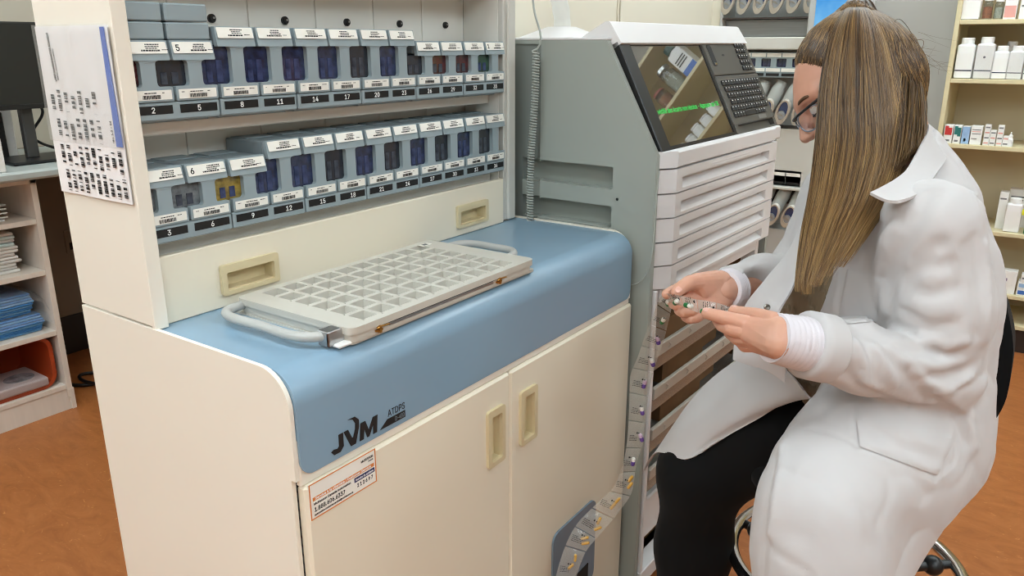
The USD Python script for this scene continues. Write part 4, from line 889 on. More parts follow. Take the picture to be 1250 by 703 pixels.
# head axes
hf = -.80 * RT - .57 * UP + .22 * FW; hf /= np.linalg.norm(hf); hl = -FW * .95 - RT * .2; hl -= hf * (hl @ hf); hl /= np.linalg.norm(hl); hu = np.cross(hf, hl)
RH = np.stack([hf, hl, hu])
HS = .90; HSC = [HS]
def HP(f, l, u): return HEADC + HSC[0] * (hf * f + hl * l + hu * u)
def to_size(fn):
    def g(p):
        HSC[0] = 1.0; d = fn(HEADC + (p - HEADC) / HS) * HS; HSC[0] = HS; return d
    return g
@to_size
def head_field(p):
    d = ell(p, HP(-.012, 0, .028), (.096, .075, .092), RH)
    d = smin(d, cone(p, HP(.045, 0, .01), HP(.05, 0, -.075), .056, .040), .03)
    d = smin(d, cone(p, HP(.072, 0, -.062), HP(.082, 0, -.098), .026, .020), .025)
    for s in (-1, 1):
        d = smin(d, cone(p, HP(.0, s * .05, -.045), HP(.06, s * .025, -.098), .022, .018), .03)
        d = smin(d, ell(p, HP(.072, s * .036, -.028), (.022, .022, .018), RH), .02)
        d = smin(d, cone(p, HP(.090, s * .012, .026), HP(.070, s * .048, .026), .010, .009), .016)
        d = smax(d, -ell(p, HP(.100, s * .032, .004), (.020, .018, .012), RH), .014)
        e = np.maximum(ell(p, HP(-.008, s * .078, -.006), (.019, .008, .032), RH), -ell(p, HP(-.003, s * .086, -.004), (.010, .006, .020), RH))
        d = smin(d, e, .006)
    for s in (-1, 1): d = np.minimum(d, ell(p, HP(.079, s * .032, .0045), (.0128, .0132, .0128), RH))
    d = smin(d, cone(p, HP(.098, 0, .012), HP(.118, 0, -.026), .007, .0105), .012)
    for s in (-1, 1): d = smin(d, ell(p, HP(.108, s * .011, -.029), (.010, .008, .008), RH), .006)
    for z, r in ((-.055, .0075), (-.066, .0085)):
        for s in (-1, 1): d = smin(d, cone(p, HP(.096, 0, z), HP(.084, s * .022, z - .0005), r, .003), .006)
    d = smax(d, -cone(p, HP(.105, -.02, -.0605), HP(.105, .02, -.0605), .0025, .0025), .004)
    return d
def body_field(p):
    d = ell(p, SPN, (.075, .11, .17), RB)
    d = smin(d, ell(p, CHE, (.085, .125, .13), RB), .05); d = smin(d, ell(p, PEL, (.07, .11, .08), RB), .05)
    d = smin(d, chain(p, [(SHL - ZD * .02, .03), (NEK - ZD * .05, .035), (SHR - ZD * .02, .03)]), .03)
    d = smin(d, cone(p, NEK - ZD * .02, HP(-.03, 0, -.03), .058, .052), .03)
    for S_, E_, W_ in ((SHL, EL, WL), (SHR, ER, WR)): d = smin(d, chain(p, [(S_, .040), (E_, .026), (E_ + (W_ - E_) * .4, .027), (W_, .024)], .02), .03)
    for Hh, Mm_, K, A_ in ((HL, ML, KL, AL), (HR, MR, KR, AR)): d = smin(d, chain(p, [(Hh, .07), (Mm_, .06), (K, .045), (A_, .034)], .03), .04)
    return smin(d, head_field(p), .012)
SKIN = mat('skin', (206, 152, 128), .5, sub=.12, var=.06, vscale=60, bump=.03, bscale=500)
person = thing('person', 'seated person in white lab coat and black trousers holding a strip of clear pouches', 'person', (PEL[0], PEL[1], 0))

# ---- hands: each finger its own chain
def hand(palm, fingers):
    parts = []
    sp = lambda c, r: m3.Manifold.sphere(r, 16).translate(list(map(float, c)))
    for a in palm: parts.append(m3.Manifold.batch_hull([sp(T(*q[:3]), q[3]) for q in a]))
    for fg in fingers:
        for a, b in zip(fg[:-1], fg[1:]): parts.append(m3.Manifold.batch_hull([sp(T(*a[:3]), a[3]), sp(T(*b[:3]), b[3])]))
    m = m3.Manifold.batch_boolean(parts, m3.OpType.Add).refine_to_length(.003)
    return taubin(arr(m), 7)
left_hand = hand([[(951, 405, .99, .020), (950, 419, .985, .021), (913, 397, 1.025, .0115), (914, 409, 1.02, .0115)], [(951, 408, .99, .018), (950, 420, .985, .020), (916, 413, 1.022, .011), (922, 421, 1.025, .0105)], [(948, 402, .995, .018), (932, 391, 1.02, .0125), (914, 400, 1.03, .0125)]],
    [[(911, 395, 1.025, .0112), (888, 389, 1.045, .0098), (873, 385, 1.06, .0088), (863, 382.5, 1.07, .0078)],
     [(913, 405, 1.022, .0112), (893, 402, 1.04, .0098), (881, 397, 1.065, .0088), (876, 391, 1.085, .0078)],
     [(916, 414, 1.022, .0108), (900, 413, 1.045, .0094), (891, 406, 1.07, .0086), (888, 399, 1.09, .0076)],
     [(922, 421, 1.025, .0100), (909, 422, 1.045, .0088), (902, 415, 1.068, .0080), (900, 409, 1.085, .0072)],
     [(944, 393, 1.0, .0135), (922, 386, 1.03, .0115), (907, 383, 1.05, .0098), (896, 380.5, 1.062, .0085)]])
right_hand = hand([[(878, 346, 1.215, .021), (879, 362, 1.215, .021), (848, 350, 1.20, .013), (850, 364, 1.195, .012)], [(879, 352, 1.215, .018), (880, 364, 1.215, .020), (852, 372, 1.195, .012), (858, 381, 1.20, .011)], [(874, 343, 1.21, .017), (851, 344, 1.185, .0135), (858, 356, 1.195, .014)]],
    [[(848, 350, 1.205, .0115), (830, 352, 1.20, .010), (820, 356, 1.19, .0088), (814, 359, 1.18, .0078)],
     [(850, 364, 1.20, .0118), (836, 369, 1.185, .0102), (826, 372, 1.18, .0090), (822, 371, 1.19, .0080)],
     [(853, 373, 1.198, .0115), (843, 379, 1.178, .0100), (834, 381, 1.175, .0088), (829, 379, 1.185, .0078)],
     [(858, 381, 1.20, .0105), (850, 387, 1.185, .0092), (842, 389, 1.18, .0082), (837, 387, 1.19, .0074)],
     [(856, 344, 1.19, .0135), (842, 345, 1.17, .0115), (833, 350, 1.16, .0100), (826, 356.5, 1.155, .0086)]])
lo = np.min([PEL, KL, KR, HEADC, WL, WR, AL, AR], 0) - .2; hi = np.max([PEL, KL, KR, HEADC, WL, WR, AL, AR], 0) + .2; lo[2] = .05
bodym = surfnet(body_field, lo, hi, .0075)
headm = surfnet(lambda p: smax(smin(head_field(p), cone(p, NEK, HP(-.03, 0, -.03), .056, .050), .02), cone(p, HP(-.03, 0, -.02), HP(-.03, 0, -.01), .21, .21), .01), HEADC - .16, HEADC + .16, .0035)
keep = np.linalg.norm(bodym[0] - HEADC, axis=1) > .10
bf = bodym[1][keep[bodym[1]].any(1)]
body = part('body', join((bodym[0], bf), taubin(headm, 3), left_hand, right_hand), SKIN, person, smooth=True)
for s in (-1, 1):
    e = part('eye', move(trimesh.creation.icosphere(3, .0120), HP(.0792, s * .032, .0020)), mat('eye_white', (230, 226, 220), .2) if 'eye_white' not in LK else LK['eye_white'], body, smooth=True)
    part('iris', move(trimesh.creation.icosphere(2, .006), HP(.0858, s * .032, -.003)), LK.get('iris') or mat('iris', (70, 84, 90), .2), e, smooth=True)
for s in (-1, 1): part('eyelashes', tube(smoothpath([HP(.083, s * .021, -.0035), HP(.0925, s * .031, -.0055), HP(.083, s * .043, -.004)], 12), [.0006] + [.0012] * 10 + [.0006], 6), LK.get('lash') or mat('lash', (30, 24, 20), .7), body, smooth=True)
# finger nails
def nail(a, b, r, side, mat_=None):
    A_, B_ = T(*a), T(*b); d = B_ - A_; d /= np.linalg.norm(d); n = side - d * (side @ d); n /= np.linalg.norm(n)
    m = trimesh.creation.icosphere(2, 1.0); V = np.array(m.vertices) * [r * .75, r * .55, r * .22]
    return V @ np.stack([d, np.cross(n, d), n]) + B_ + n * r * .86 - d * .001, np.array(m.faces)
NAIL = mat('finger_nail', (216, 166, 150), .3)
toeye = -FW
part('nail', nail((833, 350, 1.16), (826, 356.5, 1.155), .0086, toeye + UP * .3), NAIL, body, smooth=True)
part('nail', nail((907, 383, 1.05), (896, 380.5, 1.062), .0085, UP + toeye * .3), NAIL, body, smooth=True)
part('nail', nail((873, 385, 1.06), (863, 382.5, 1.07), .0078, UP * .6 + toeye * .8), NAIL, body, smooth=True)

# ---- trousers, sweater, shoes
def trouser_field(p):
    d = smin(ell(p, PEL - ZD * .02, (.10, .15, .10), RB), chain(p, [(HL, .082), (ML, .072), (KL, .052), (AL, .045)], .04), .04)
    d = smin(d, chain(p, [(HR, .108), (MR, .098), (KR, .075), (KR + (AR - KR) * .4, .069), (AR, .060)], .04), .05)
    return d + .0015 * (meshkit.fbm(p * [18, 18, 9], 2) - .5)
BLACKC = mat('black_knit_cloth', (13, 13, 14), .9, sheen=.03, spec=.2)
part('trousers', taubin(surfnet(trouser_field, lo, hi, .008), 4), BLACKC, person, smooth=True)
def sweater_field(p): return smin(smin(ell(p, SPN + FD * .02, (.13, .165, .20), RB), ell(p, CHE + FD * .015, (.125, .165, .155), RB), .05), ell(p, T(1030, 385, 1.27), (.11, .09, .13), RB), .04) + .0022 * np.sin((p @ LD) * 900)
SWE = mat('olive_brown_knit', (128, 112, 88), .9, sheen=.2, bump=.4, bscale=300)
part('sweater', surfnet(sweater_field, SPN - .3, CHE + [.3, .3, .2], .004), SWE, person, smooth=True)
for a, d in ((AR, FD), (AL, np.array([-.6, .75, 0]))):
    up_ = ZD; z = a[2] - .075
    o = a - ZD * .03
    part('shoe', taubin(surfnet(lambda p: smax(smin(cone(p, o - d * .02, o + d * .13 - ZD * .022, .042, .034), cone(p, a, a + ZD * .05, .045, .045), .02), -(p[:, 2] - (a[2] - .082)), .01), o - [.25, .25, .08], o + [.25, .25, .12], .006), 2), BLACK, person, smooth=True)

# ---- lab coat
def coat_base(p):
    tor = ell(p, SPN + ZD * .01 - FD * .0, (.114, .18, .23), RB)
    tor = smin(tor, ell(p, T(1082, 338, 1.22), (.130, .170, .160), RB), .06)
    tor = smin(tor, ell(p, T(1094, 488, 1.22), (.104, .15, .10), RB), .06)
    tor = smin(tor, chain(p, [(SHL - ZD * .012, .050), (NEK - ZD * .045 - FD * .005, .070), (SHR - ZD * .012, .055)], .04), .05)
    tor = smin(tor, chain(p, [(T(1138, 250, 1.19), .058), (T(1114, 188, 1.185), .046)]), .04)
    d = smin(tor, chain(p, [(SHL - ZD * .008, .064), (SHL + (EL - SHL) * .55, .063), (EL, .050)], .03), .014)
    fl = EL + (WL - EL) * .5
    d = smin(d, chain(p, [(EL, .050), (fl - ZD * .002, .046), (EL + (WL - EL) * .80, .042)], .02), .010)
    d = smin(d, chain(p, [(SHR, .062), (ER, .057), (ER + (WR - ER) * .5, .047), (ER + (WR - ER) * .90, .038)], .03), .03)
    sk = chain(p, [(T(1118, 535, 1.20), .105), (T(1058, 560, 1.14), .095), (T(1000, 618, 1.075), .070), (T(1000, 680, 1.09), .080), (T(1003, 800, 1.12), .086)], .05)
    sk = smin(sk, cone(p, T(1105, 570, 1.17), T(1030, 730, 1.13), .078, .060), .05)
    sk = smin(sk, cone(p, T(1046, 520, 1.15), T(1005, 560, 1.10), .072, .05), .05)
    d = smin(d, sk, .02)
    return d
FOLDS = [
 ([(1030, 327), (1060, 333), (1090, 344)], 3.5, 2.6), ([(1030, 327), (1021, 368), (1028, 398)], 3.5, 2.2), ([(1043, 498), (1045, 545)], 3.5, 2.2), ([(1045, 545), (1095, 560), (1143, 583)], 3.5, 2.4), ([(1143, 583), (1166, 560), (1168, 534)], 3.5, 2.2),  # polylines on the cloth as the photograph shows them: points, width, depth (+ groove, - ridge), all in mm
 ([(1137, 236), (1112, 275), (1094, 318), (1087, 352), (1086, 400)], 9, 8), ([(1200, 273), (1160, 288), (1125, 308), (1100, 340)], 3.5, -2.2), ([(1150, 300), (1120, 322), (1100, 360)], 7, 4),
 ([(1078, 409), (1100, 425), (1124, 446)], 5.5, 4), ([(1084, 434), (1108, 460), (1130, 490)], 5.5, 4), ([(1056, 415), (1066, 440), (1068, 466)], 5.5, 3.6), ([(1038, 415), (1050, 434), (1052, 452)], 5, 3), ([(1096, 419), (1118, 428), (1142, 430)], 5.5, 4),
 ([(1125, 411), (1155, 423), (1180, 416)], 6, -4), ([(1108, 440), (1140, 447), (1172, 441)], 6, -3.5), ([(1122, 463), (1158, 459), (1188, 445)], 6, 3.6), ([(1116, 452), (1140, 472), (1164, 481)], 5, -3.2), ([(1098, 378), (1130, 397), (1168, 396)], 7, 3.5), ([(1103, 348), (1135, 361), (1172, 352)], 8, 3),
 ([(1092, 398), (1120, 408), (1150, 402)], 6, 3), ([(1140, 480), (1165, 474), (1186, 462)], 5, -3), ([(1068, 420), (1082, 446), (1092, 470)], 5, -3), ([(1046, 420), (1058, 446), (1060, 466)], 5, -2.6), ([(1180, 300), (1176, 340), (1182, 385)], 7, 2.6), ([(1010, 424), (1030, 436), (1046, 462)], 6, 3),
 ([(1112, 318), (1135, 300), (1170, 284), (1200, 272)], 4, 2.4), ([(1100, 338), (1128, 326), (1160, 322)], 7, 3), ([(1150, 178), (1182, 215), (1205, 262)], 3.5, -2.4), ([(1060, 262), (1052, 300), (1046, 330)], 8, 2.4), ([(1096, 250), (1078, 285), (1072, 320)], 7, -2.6),
 ([(1016, 408), (1030, 445), (1060, 470), (1110, 488), (1150, 494)], 4, -3), ([(1010, 412), (1022, 448), (1052, 474), (1105, 493)], 5, 3), ([(985, 425), (1010, 440), (1028, 455)], 9, 3),
 ([(1190, 290), (1195, 350), (1192, 410)], 6, 4), ([(1203, 300), (1208, 360), (1203, 415)], 6, -3), ([(1165, 190), (1190, 240), (1202, 275)], 3, -2), ([(1205, 455), (1185, 470), (1165, 480)], 6, 4),
 ([(1035, 300), (1060, 285), (1090, 262)], 9, 4), ([(1010, 345), (1005, 375), (1010, 400)], 9, 5), ([(1040, 400), (1065, 405), (1085, 398)], 11, 8), ([(1080, 300), (1070, 340), (1080, 380)], 9, -3),
 ([(975, 520), (1010, 527), (1045, 540)], 4, 3), ([(1043, 497), (1044, 520), (1048, 542)], 3, 2.2), ([(1100, 560), (1122, 585), (1130, 606)], 10, 2), ([(1000, 575), (982, 600), (972, 650)], 14, 2),
 ([(948, 560), (938, 610), (932, 660), (930, 703)], 6, 3), ([(955, 545), (946, 600), (940, 650)], 7, -3), 
 ([(1130, 480), (1165, 500), (1180, 540)], 7, 4), ([(1150, 485), (1180, 505), (1190, 545)], 6, -3), ([(1060, 520), (1100, 545), (1150, 560)], 8, 2)]
FL3 = []
for pts, w, dp in FOLDS:
    q = np.array(pts, float); s = np.linspace(0, len(q) - 1, 4 * len(q)); q = np.stack([np.interp(s, np.arange(len(q)), q[:, k]) for k in (0, 1)], 1)
    FL3.append((hits(q, coat_base), w * (1.2 if w > 4 else 1.0) / 1000, min(dp * (2.1 if w > 4 else 1.3), .8 * w) / 1000))
def coat_field(p):
    d = coat_base(p); nr = np.abs(d) < .03; q = p[nr]; a = np.zeros(len(q))
    for pts, w, dp in FL3:
        c = pts.mean(0); rr = np.linalg.norm(pts - c, axis=1).max() + 3 * w; k = np.linalg.norm(q - c, axis=1) < rr
        if k.any(): a[k] += dp * np.exp(-(dpoly(q[k], pts) / w) ** 2)
    nz = meshkit.fbm(q * [13, 13, 10], 2, 4); a += .003 * (meshkit.fbm(q * [11, 11, 8], 2, 9) - .5) + .0022 * np.clip(1 - np.abs(2 * nz - 1) * 4, 0, 1) ** 2
    d = d.copy(); d[nr] += a
    for E_, W_, c_ in ((EL, WL, .83), (ER, WR, .92)):
        ax = (W_ - E_) / np.linalg.norm(W_ - E_); c0 = E_ + (W_ - E_) * c_; v = p - c0; k = np.linalg.norm(v, axis=1) < .075
        d[k] = smax(d[k], v[k] @ ax, .003)
    # front opening: a wedge cut out along the chest down to the lap
    d = smax(d, -opening(p), .006)
    d = smax(d, -chain(p, [(T(1068, 225, 1.17), .05), (T(1085, 150, 1.17), .062)]), .01)
    return d
def opening(p):
    """the gap between the two front edges, from the neck down to the lap"""
    a = chain(p, [(T(1000, 180, 1.18), .030), (T(978, 290, 1.20), .042), (T(954, 345, 1.20), .045), (T(930, 395, 1.22), .05), (T(915, 470, 1.20), .06)], .02)
    b = chain(p, [(T(992, 180, 1.24), .045), (T(968, 340, 1.16), .05), (T(930, 440, 1.20), .08), (T(920, 560, 1.25), .09)], .03)
    return smin(a, b, .03)
COAT = mat('white_cotton', (194, 190, 189), .85, sheen=.15, bump=.12, bscale=1400, spec=.25)
coatm = taubin(surfnet(coat_field, lo - .05, hi + .05, .0043), 2)
# cloth sheets that hang free: the far front panel and the skirt over the right thigh
fold1 = lambda a, b: .004 * np.sin(a * 5 + b * 4) * b
farp = patch([[(1000, 215, 1.24), (1003, 212, 1.22), (1006, 210, 1.20)], [(966, 300, 1.215), (976, 298, 1.185), (986, 294, 1.16)], [(936, 338, 1.20), (952, 344, 1.165), (968, 350, 1.135)], [(908, 376, 1.18), (930, 380, 1.14), (948, 384, 1.10)], [(899, 412, 1.165), (925, 418, 1.125), (957, 422, 1.09)], [(898, 440, 1.15), (922, 448, 1.12), (958, 468, 1.10)]], 20, 50, .003, fold1)
rsk = patch([[(930, 428, 1.36), (958, 450, 1.26), (985, 478, 1.20), (992, 492, 1.19)], [(880, 452, 1.46), (915, 466, 1.35), (950, 490, 1.28), (975, 486, 1.25)], [(845, 485, 1.52), (872, 500, 1.41), (905, 512, 1.35), (925, 512, 1.33)], [(812, 532, 1.57), (838, 528, 1.455), (868, 536, 1.40), (884, 534, 1.385)], [(786, 574, 1.60), (808, 553, 1.50), (838, 560, 1.43), (860, 548, 1.415)]], 30, 40, .003, lambda a, b: .003 * np.sin(7 * a + 3 * b))
tail = patch([[(1196, 430, 1.24), (1210, 445, 1.28), (1214, 455, 1.34)], [(1200, 490, 1.23), (1214, 495, 1.28), (1218, 505, 1.34)], [(1205, 540, 1.25), (1211, 545, 1.29), (1213, 552, 1.34)], [(1196, 575, 1.28), (1202, 578, 1.31), (1206, 578, 1.35)]], 14, 24)
collar = patch([[(1132, 152, 1.18), (1128, 170, 1.12), (1108, 205, 1.06), (1062, 236, 1.02)], [(1150, 168, 1.19), (1140, 195, 1.10), (1122, 222, 1.045), (1085, 246, 1.005)], [(1158, 182, 1.20), (1148, 205, 1.09), (1128, 232, 1.03), (1098, 246, 1.0)]], 20, 12, .004)
coat = part('lab_coat', join(coatm, farp, rsk, tail, collar), COAT, person, smooth=40, label='white cotton lab coat')
# sleeve hems and knitted cuffs
def ringtube(a, b, r0, r1, n=24):
    return tube([a + (b - a) * s for s in np.linspace(0, 1, n)], np.linspace(r0, r1, n) + .0008 * np.sin(np.arange(n) * 2.2), 28)
part('knit_cuff', ringtube(EL + (WL - EL) * .80, WL + (WL - EL) * .02, .036, .0315), mat('white_rib_knit', (212, 206, 210), .9, bump=.3, bscale=700), coat, smooth=True, label='white ribbed cuff at the wrist')
part('knit_cuff', ringtube(ER + (WR - ER) * .90, WR - (WR - ER) * .02, .034, .030), LK['white_rib_knit'], coat, smooth=True)
part('sleeve_hem', tube([EL + (WL - EL) * s for s in (.70, .72, .80, .838, .842)], [.0405, .0448, .0444, .0440, .036], 30), COAT, coat, smooth=True)
# pockets laid on the cloth, and snap buttons
def laid(poly, f, lift=.0022, n=16):
    (a, b, c, d) = [np.array(q, float) for q in poly]; u, v = np.meshgrid(np.linspace(0, 1, n), np.linspace(0, 1, n))
    q = ((1 - u) * (1 - v))[..., None] * a + (u * (1 - v))[..., None] * b + (u * v)[..., None] * c + ((1 - u) * v)[..., None] * d
    P = hits(q.reshape(-1, 2), f); P = P - lift * np.array([ray(*w) / np.linalg.norm(ray(*w)) for w in q.reshape(-1, 2)])
    i, j = np.meshgrid(np.arange(n - 1), np.arange(n - 1), indexing='ij'); F = np.stack([i * n + j, i * n + j + 1, (i + 1) * n + j + 1, (i + 1) * n + j], -1).reshape(-1, 4)
    F = np.vstack([F[:, [0, 1, 2]], F[:, [0, 2, 3]]]); m = len(P); r = np.array([k for k in range(n)] + [k * n + n - 1 for k in range(1, n)] + [(n - 1) * n + k for k in range(n - 2, -1, -1)] + [k * n for k in range(n - 2, 0, -1)]); r2 = np.roll(r, -1)
    back = P + (lift + .003) * np.array([ray(*w) / np.linalg.norm(ray(*w)) for w in q.reshape(-1, 2)])
    return np.vstack([P, back]), np.vstack([F, np.stack([r, r + m, r2 + m], 1), np.stack([r, r2 + m, r2], 1)])
part('chest_pocket', laid([(1034, 328), (1074, 341), (1070, 392), (1022, 396)], coat_field), COAT, coat, smooth=40)
part('hip_pocket', laid([(1046, 512), (1166, 536), (1144, 580), (1050, 545)], coat_field, .003), COAT, coat, smooth=40)
for (x, y), f in (((935, 375), None),):
    o = T(936, 375, 1.112); part('snap_button', join(place(lathe([(0, 0), (.0045, 0), (.0045, .002), (.003, .003), (0, .002)], n=16), o, RT, UP)), mat('snap_metal', (140, 136, 128), .3, metal=.8), coat, smooth=30, label='dark metal snap button')
P = hits([(984, 402)], coat_field)[0]; part('snap_button', place(lathe([(0, 0), (.0045, 0), (.0045, .002), (.003, .003), (0, .002)], n=16), P - FW * .003, RT, UP), LK['snap_metal'], coat, label='dark metal snap button')

# ---- glasses
GL = mat('black_frame', (24, 24, 28), .3); GLS = glassy('lens', (248, 250, 252), .05, .02, 0)
gl = part('glasses', join(tube([HP(.117 - .05 * (abs(l) / .065) ** 2, l, .012) for l in np.linspace(-.066, .066, 24)], .0022, 8), *[tube(smoothpath([HP(.072, s * .067, .012), HP(.03, s * .076, .008), HP(-.012, s * .079, .006), HP(-.022, s * .079, -.012)], 20), .002, 8) for s in (-1, 1)]), GL, person, smooth=True, label='dark framed glasses')
for s in (-1, 1):
    cpt = [HP(.117 - .05 * (abs(s * .036 + .026 * math.cos(a)) / .065) ** 2, s * .036 + .026 * math.cos(a), -.006 + .019 * math.sin(a)) for a in np.linspace(0, 2 * math.pi, 28, endpoint=False)]
    part('rim', tube(cpt, .0014, 6, closed=True), LK.get('rim_metal') or mat('rim_metal', (150, 156, 168), .3, metal=.7), gl, smooth=True)
    c = np.mean(cpt, 0); V = np.vstack([cpt, c]); F = np.array([(i, (i + 1) % 28, 28) for i in range(28)])
    part('lens', (V, F), GLS, gl, smooth=True)
for s in (-1, 1): part('eyebrow', tube(smoothpath([HP(.098, s * .014, .024), HP(.093, s * .034, .030), HP(.076, s * .052, .024)], 14), [.0015] + [.0028] * 11 + [.002, .001], 8), mat('brow_hair', (96, 68, 44), .7) if 'brow_hair' not in LK else LK['brow_hair'], body, smooth=True)

# ---- hair: a cap of combed-back hair, and the long ponytail falling over the near side
def hair_mat(name, top, tip, z0=1.0, z1=1.18):
    n = dict(ge=('geometry', {}), sx=('separate_xyz', {}), mr=('map_range', dict(from_min=z0, from_max=z1, to_min=0.0, to_max=1.0)), rp=('rgb_ramp', dict(ramp=[(0, lin(tip)), (1, lin(top))])),
             p=('principled_bsdf', dict(roughness=.38, specular_ior_level=.5)))
    return usdkit.material(stage, '/World/Looks/' + name, n, [('ge.position', 'sx.vector'), ('sx.z', 'mr.value'), ('mr.result', 'rp.fac'), ('rp.color', 'p.base_color')], surface='p.BSDF')
HM = [hair_mat('hair_brown', (110, 84, 52), (156, 122, 74)), hair_mat('hair_dark', (66, 48, 30), (108, 78, 46)), hair_mat('hair_light', (160, 128, 82), (206, 166, 106))]
hr = np.random.default_rng(11)
PB = HP(-.066, .012, .106)     # root of the ponytail
def hairline_(p):
    f = (p - HEADC) @ hf; u = (p - HEADC) @ hu
    line = f - (.054 + .38 * (u - .06)); side = f + .014 + (.01 - u) * .30
    h = np.clip((u - .0) / .03, 0, 1); return side * (1 - h) + line * h
def cap0_(p):
    d = ell(p, HP(-.013, 0, .030), (.099, .079, .096), RH); d = smin(d, ell(p, HP(-.056, 0, -.018), (.048, .060, .058), RH), .04)
    d = smin(d, cone(p, HP(-.056, 0, -.03), HEADC + (T(1104, 152, 1.215) - HEADC) / HS, .046, .034), .03)
    return smin(d, cone(p, HP(-.040, .005, .075), HP(-.066, .012, .106), .045, .016), .03)
def cap_field_(p):
    h = hairline_(p); return smax(cap0_(p) + .007 * np.clip((h + .030) / .030, 0, 1) ** 2, h, .004)
hairline, cap0, cap_field = to_size(hairline_), to_size(cap0_), to_size(cap_field_)
capm = taubin(surfnet(cap_field, HEADC - .22, HEADC + .22, .004), 3)
hair = part('hair', capm, HM[1], person, smooth=True, label='long brown hair in a high ponytail with blonde ends')
def curves(name, strands, width, m, parent):
    path = unique(str(parent.GetPath()) + '/' + name); c = UsdGeom.BasisCurves.Define(stage, path)
    c.CreateTypeAttr('linear'); o = origin['/World/person']
    c.CreatePointsAttr(Vt.Vec3fArray.FromNumpy((np.vstack(strands) - o).astype(np.float32))); c.CreateCurveVertexCountsAttr(Vt.IntArray([len(s) for s in strands]))
    ws = np.concatenate([width * np.interp(np.linspace(0, 1, len(s)), [0, .1, .75, 1], [.8, 1, .9, .35]) for s in strands])
    c.CreateWidthsAttr(Vt.FloatArray.FromNumpy(ws.astype(np.float32))); c.SetWidthsInterpolation('vertex')
    UsdShade.MaterialBindingAPI.Apply(c.GetPrim()).Bind(m); tag(c.GetPrim(), kind='stuff'); return c
# combed strands: from the hairline over the cap to the ponytail root
def on_cap(q, it=10):
    for _ in range(it):
        d = cap0(q); e = 1e-3
        g = np.stack([(cap0(q + e * k) - d) / e for k in np.eye(3)], 1); g /= np.linalg.norm(g, axis=1, keepdims=True) + 1e-9; q = q - g * (d - .0012)[:, None]
    return q
cv, cf = capm; tri = cv[cf]; area = np.linalg.norm(np.cross(tri[:, 1] - tri[:, 0], tri[:, 2] - tri[:, 0]), axis=1)
st_ = [[], [], []]
area = area * (np.abs(cap_field(tri.mean(1))) < .004) * (cap0(tri.mean(1)) > -.012) * (hairline(tri.mean(1)) < -.002)
pick = hr.choice(len(cf), 3400, p=area / area.sum()); w = hr.dirichlet([1, 1, 1], 3400); roots = (tri[pick] * w[..., None]).sum(1)
n = 12; S = np.linspace(0, 1, n)
allp = (roots[:, None] * (1 - S)[None, :, None] + PB[None, None] * S[None, :, None] + (hr.normal(0, .003, (3400, 1, 3)) * np.sin(S * math.pi)[None, :, None]))
W_ = np.clip(S * 2.2, 0, 1)[None, :, None]; allp = on_cap(allp.reshape(-1, 3)).reshape(3400, n, 3) * W_ + (roots[:, None] + .0006 * (roots - HEADC)[:, None] / .1) * (1 - W_)
for i in range(3400): st_[hr.choice(3, p=[.6, .25, .15])].append(allp[i])
# ponytail
rows = np.array([(22, 1028, 1056, 1.25), (9, 1032, 1062, 1.215), (30, 1020, 1078, 1.18), (70, 1008, 1092, 1.155), (120, 1001, 1102, 1.135), (170, 998, 1108, 1.115), (230, 991, 1092, 1.07), (290, 979, 1056, 1.025), (345, 972, 1016, 1.0)], float)
nape = patch([[(1082, 120, 1.19), (1106, 112, 1.20), (1124, 106, 1.23)], [(1080, 160, 1.165), (1108, 150, 1.18), (1128, 140, 1.205)], [(1068, 205, 1.13), (1096, 190, 1.14), (1124, 170, 1.16)], [(1058, 232, 1.09), (1078, 215, 1.10), (1108, 192, 1.12)]], 16, 24, .012)
part('nape_hair', nape, HM[1], hair, smooth=True)
core = patch([[(r[1] + (r[2] - r[1]) * a, r[0], r[3] + .034 + .03 * (2 * a - 1) ** 2) for a in (.13, .3, .5, .7, .84)] for r in rows[:-1]], 24, 60, .02, lambda a, b: .003 * np.sin(a * 60))
part('ponytail_core', core, HM[1], hair, smooth=True)
N = 5200; cm = hr.choice(3, 60, p=[.55, .33, .12]); S = np.linspace(0, 1, 26)
from scipy.interpolate import PchipInterpolator as _PI
ku = np.linspace(0, 1, len(rows)); RI = _PI(ku, rows, axis=0)
ga = hr.random(N); clump = np.round(ga * 26) / 26; lay = hr.random(N)
for i in range(N):
    a0 = ga[i] * .45 + clump[i] * .55; a1 = np.clip(a0 + hr.normal(0, .07), -.03, 1.03); L = np.clip(hr.normal(.89, .08), .55, 1.0) - .16 * max(0, a0 - .40) + .05 * math.sin(clump[i] * 60)
    s = S * L; r = RI(np.clip(s, 0, 1)); a = a0 + (a1 - a0) * s + .012 * np.sin(s * (8 + 6 * lay[i]) + i)
    x = r[:, 1] + (r[:, 2] - r[:, 1]) * a; y = r[:, 0] + np.maximum(s - 1, 0) * 300
    t = r[:, 3] + .032 * (2 * a - 1) ** 2 + .016 * lay[i] - .004
    st_[cm[int(ga[i] * 26)] if hr.random() < .75 else hr.choice(3, p=[.62, .26, .12])].append(EYE + (FW + RT * ((x - CX) / FPX)[:, None] - UP * ((y - CY) / FPX)[:, None]) * t[:, None])
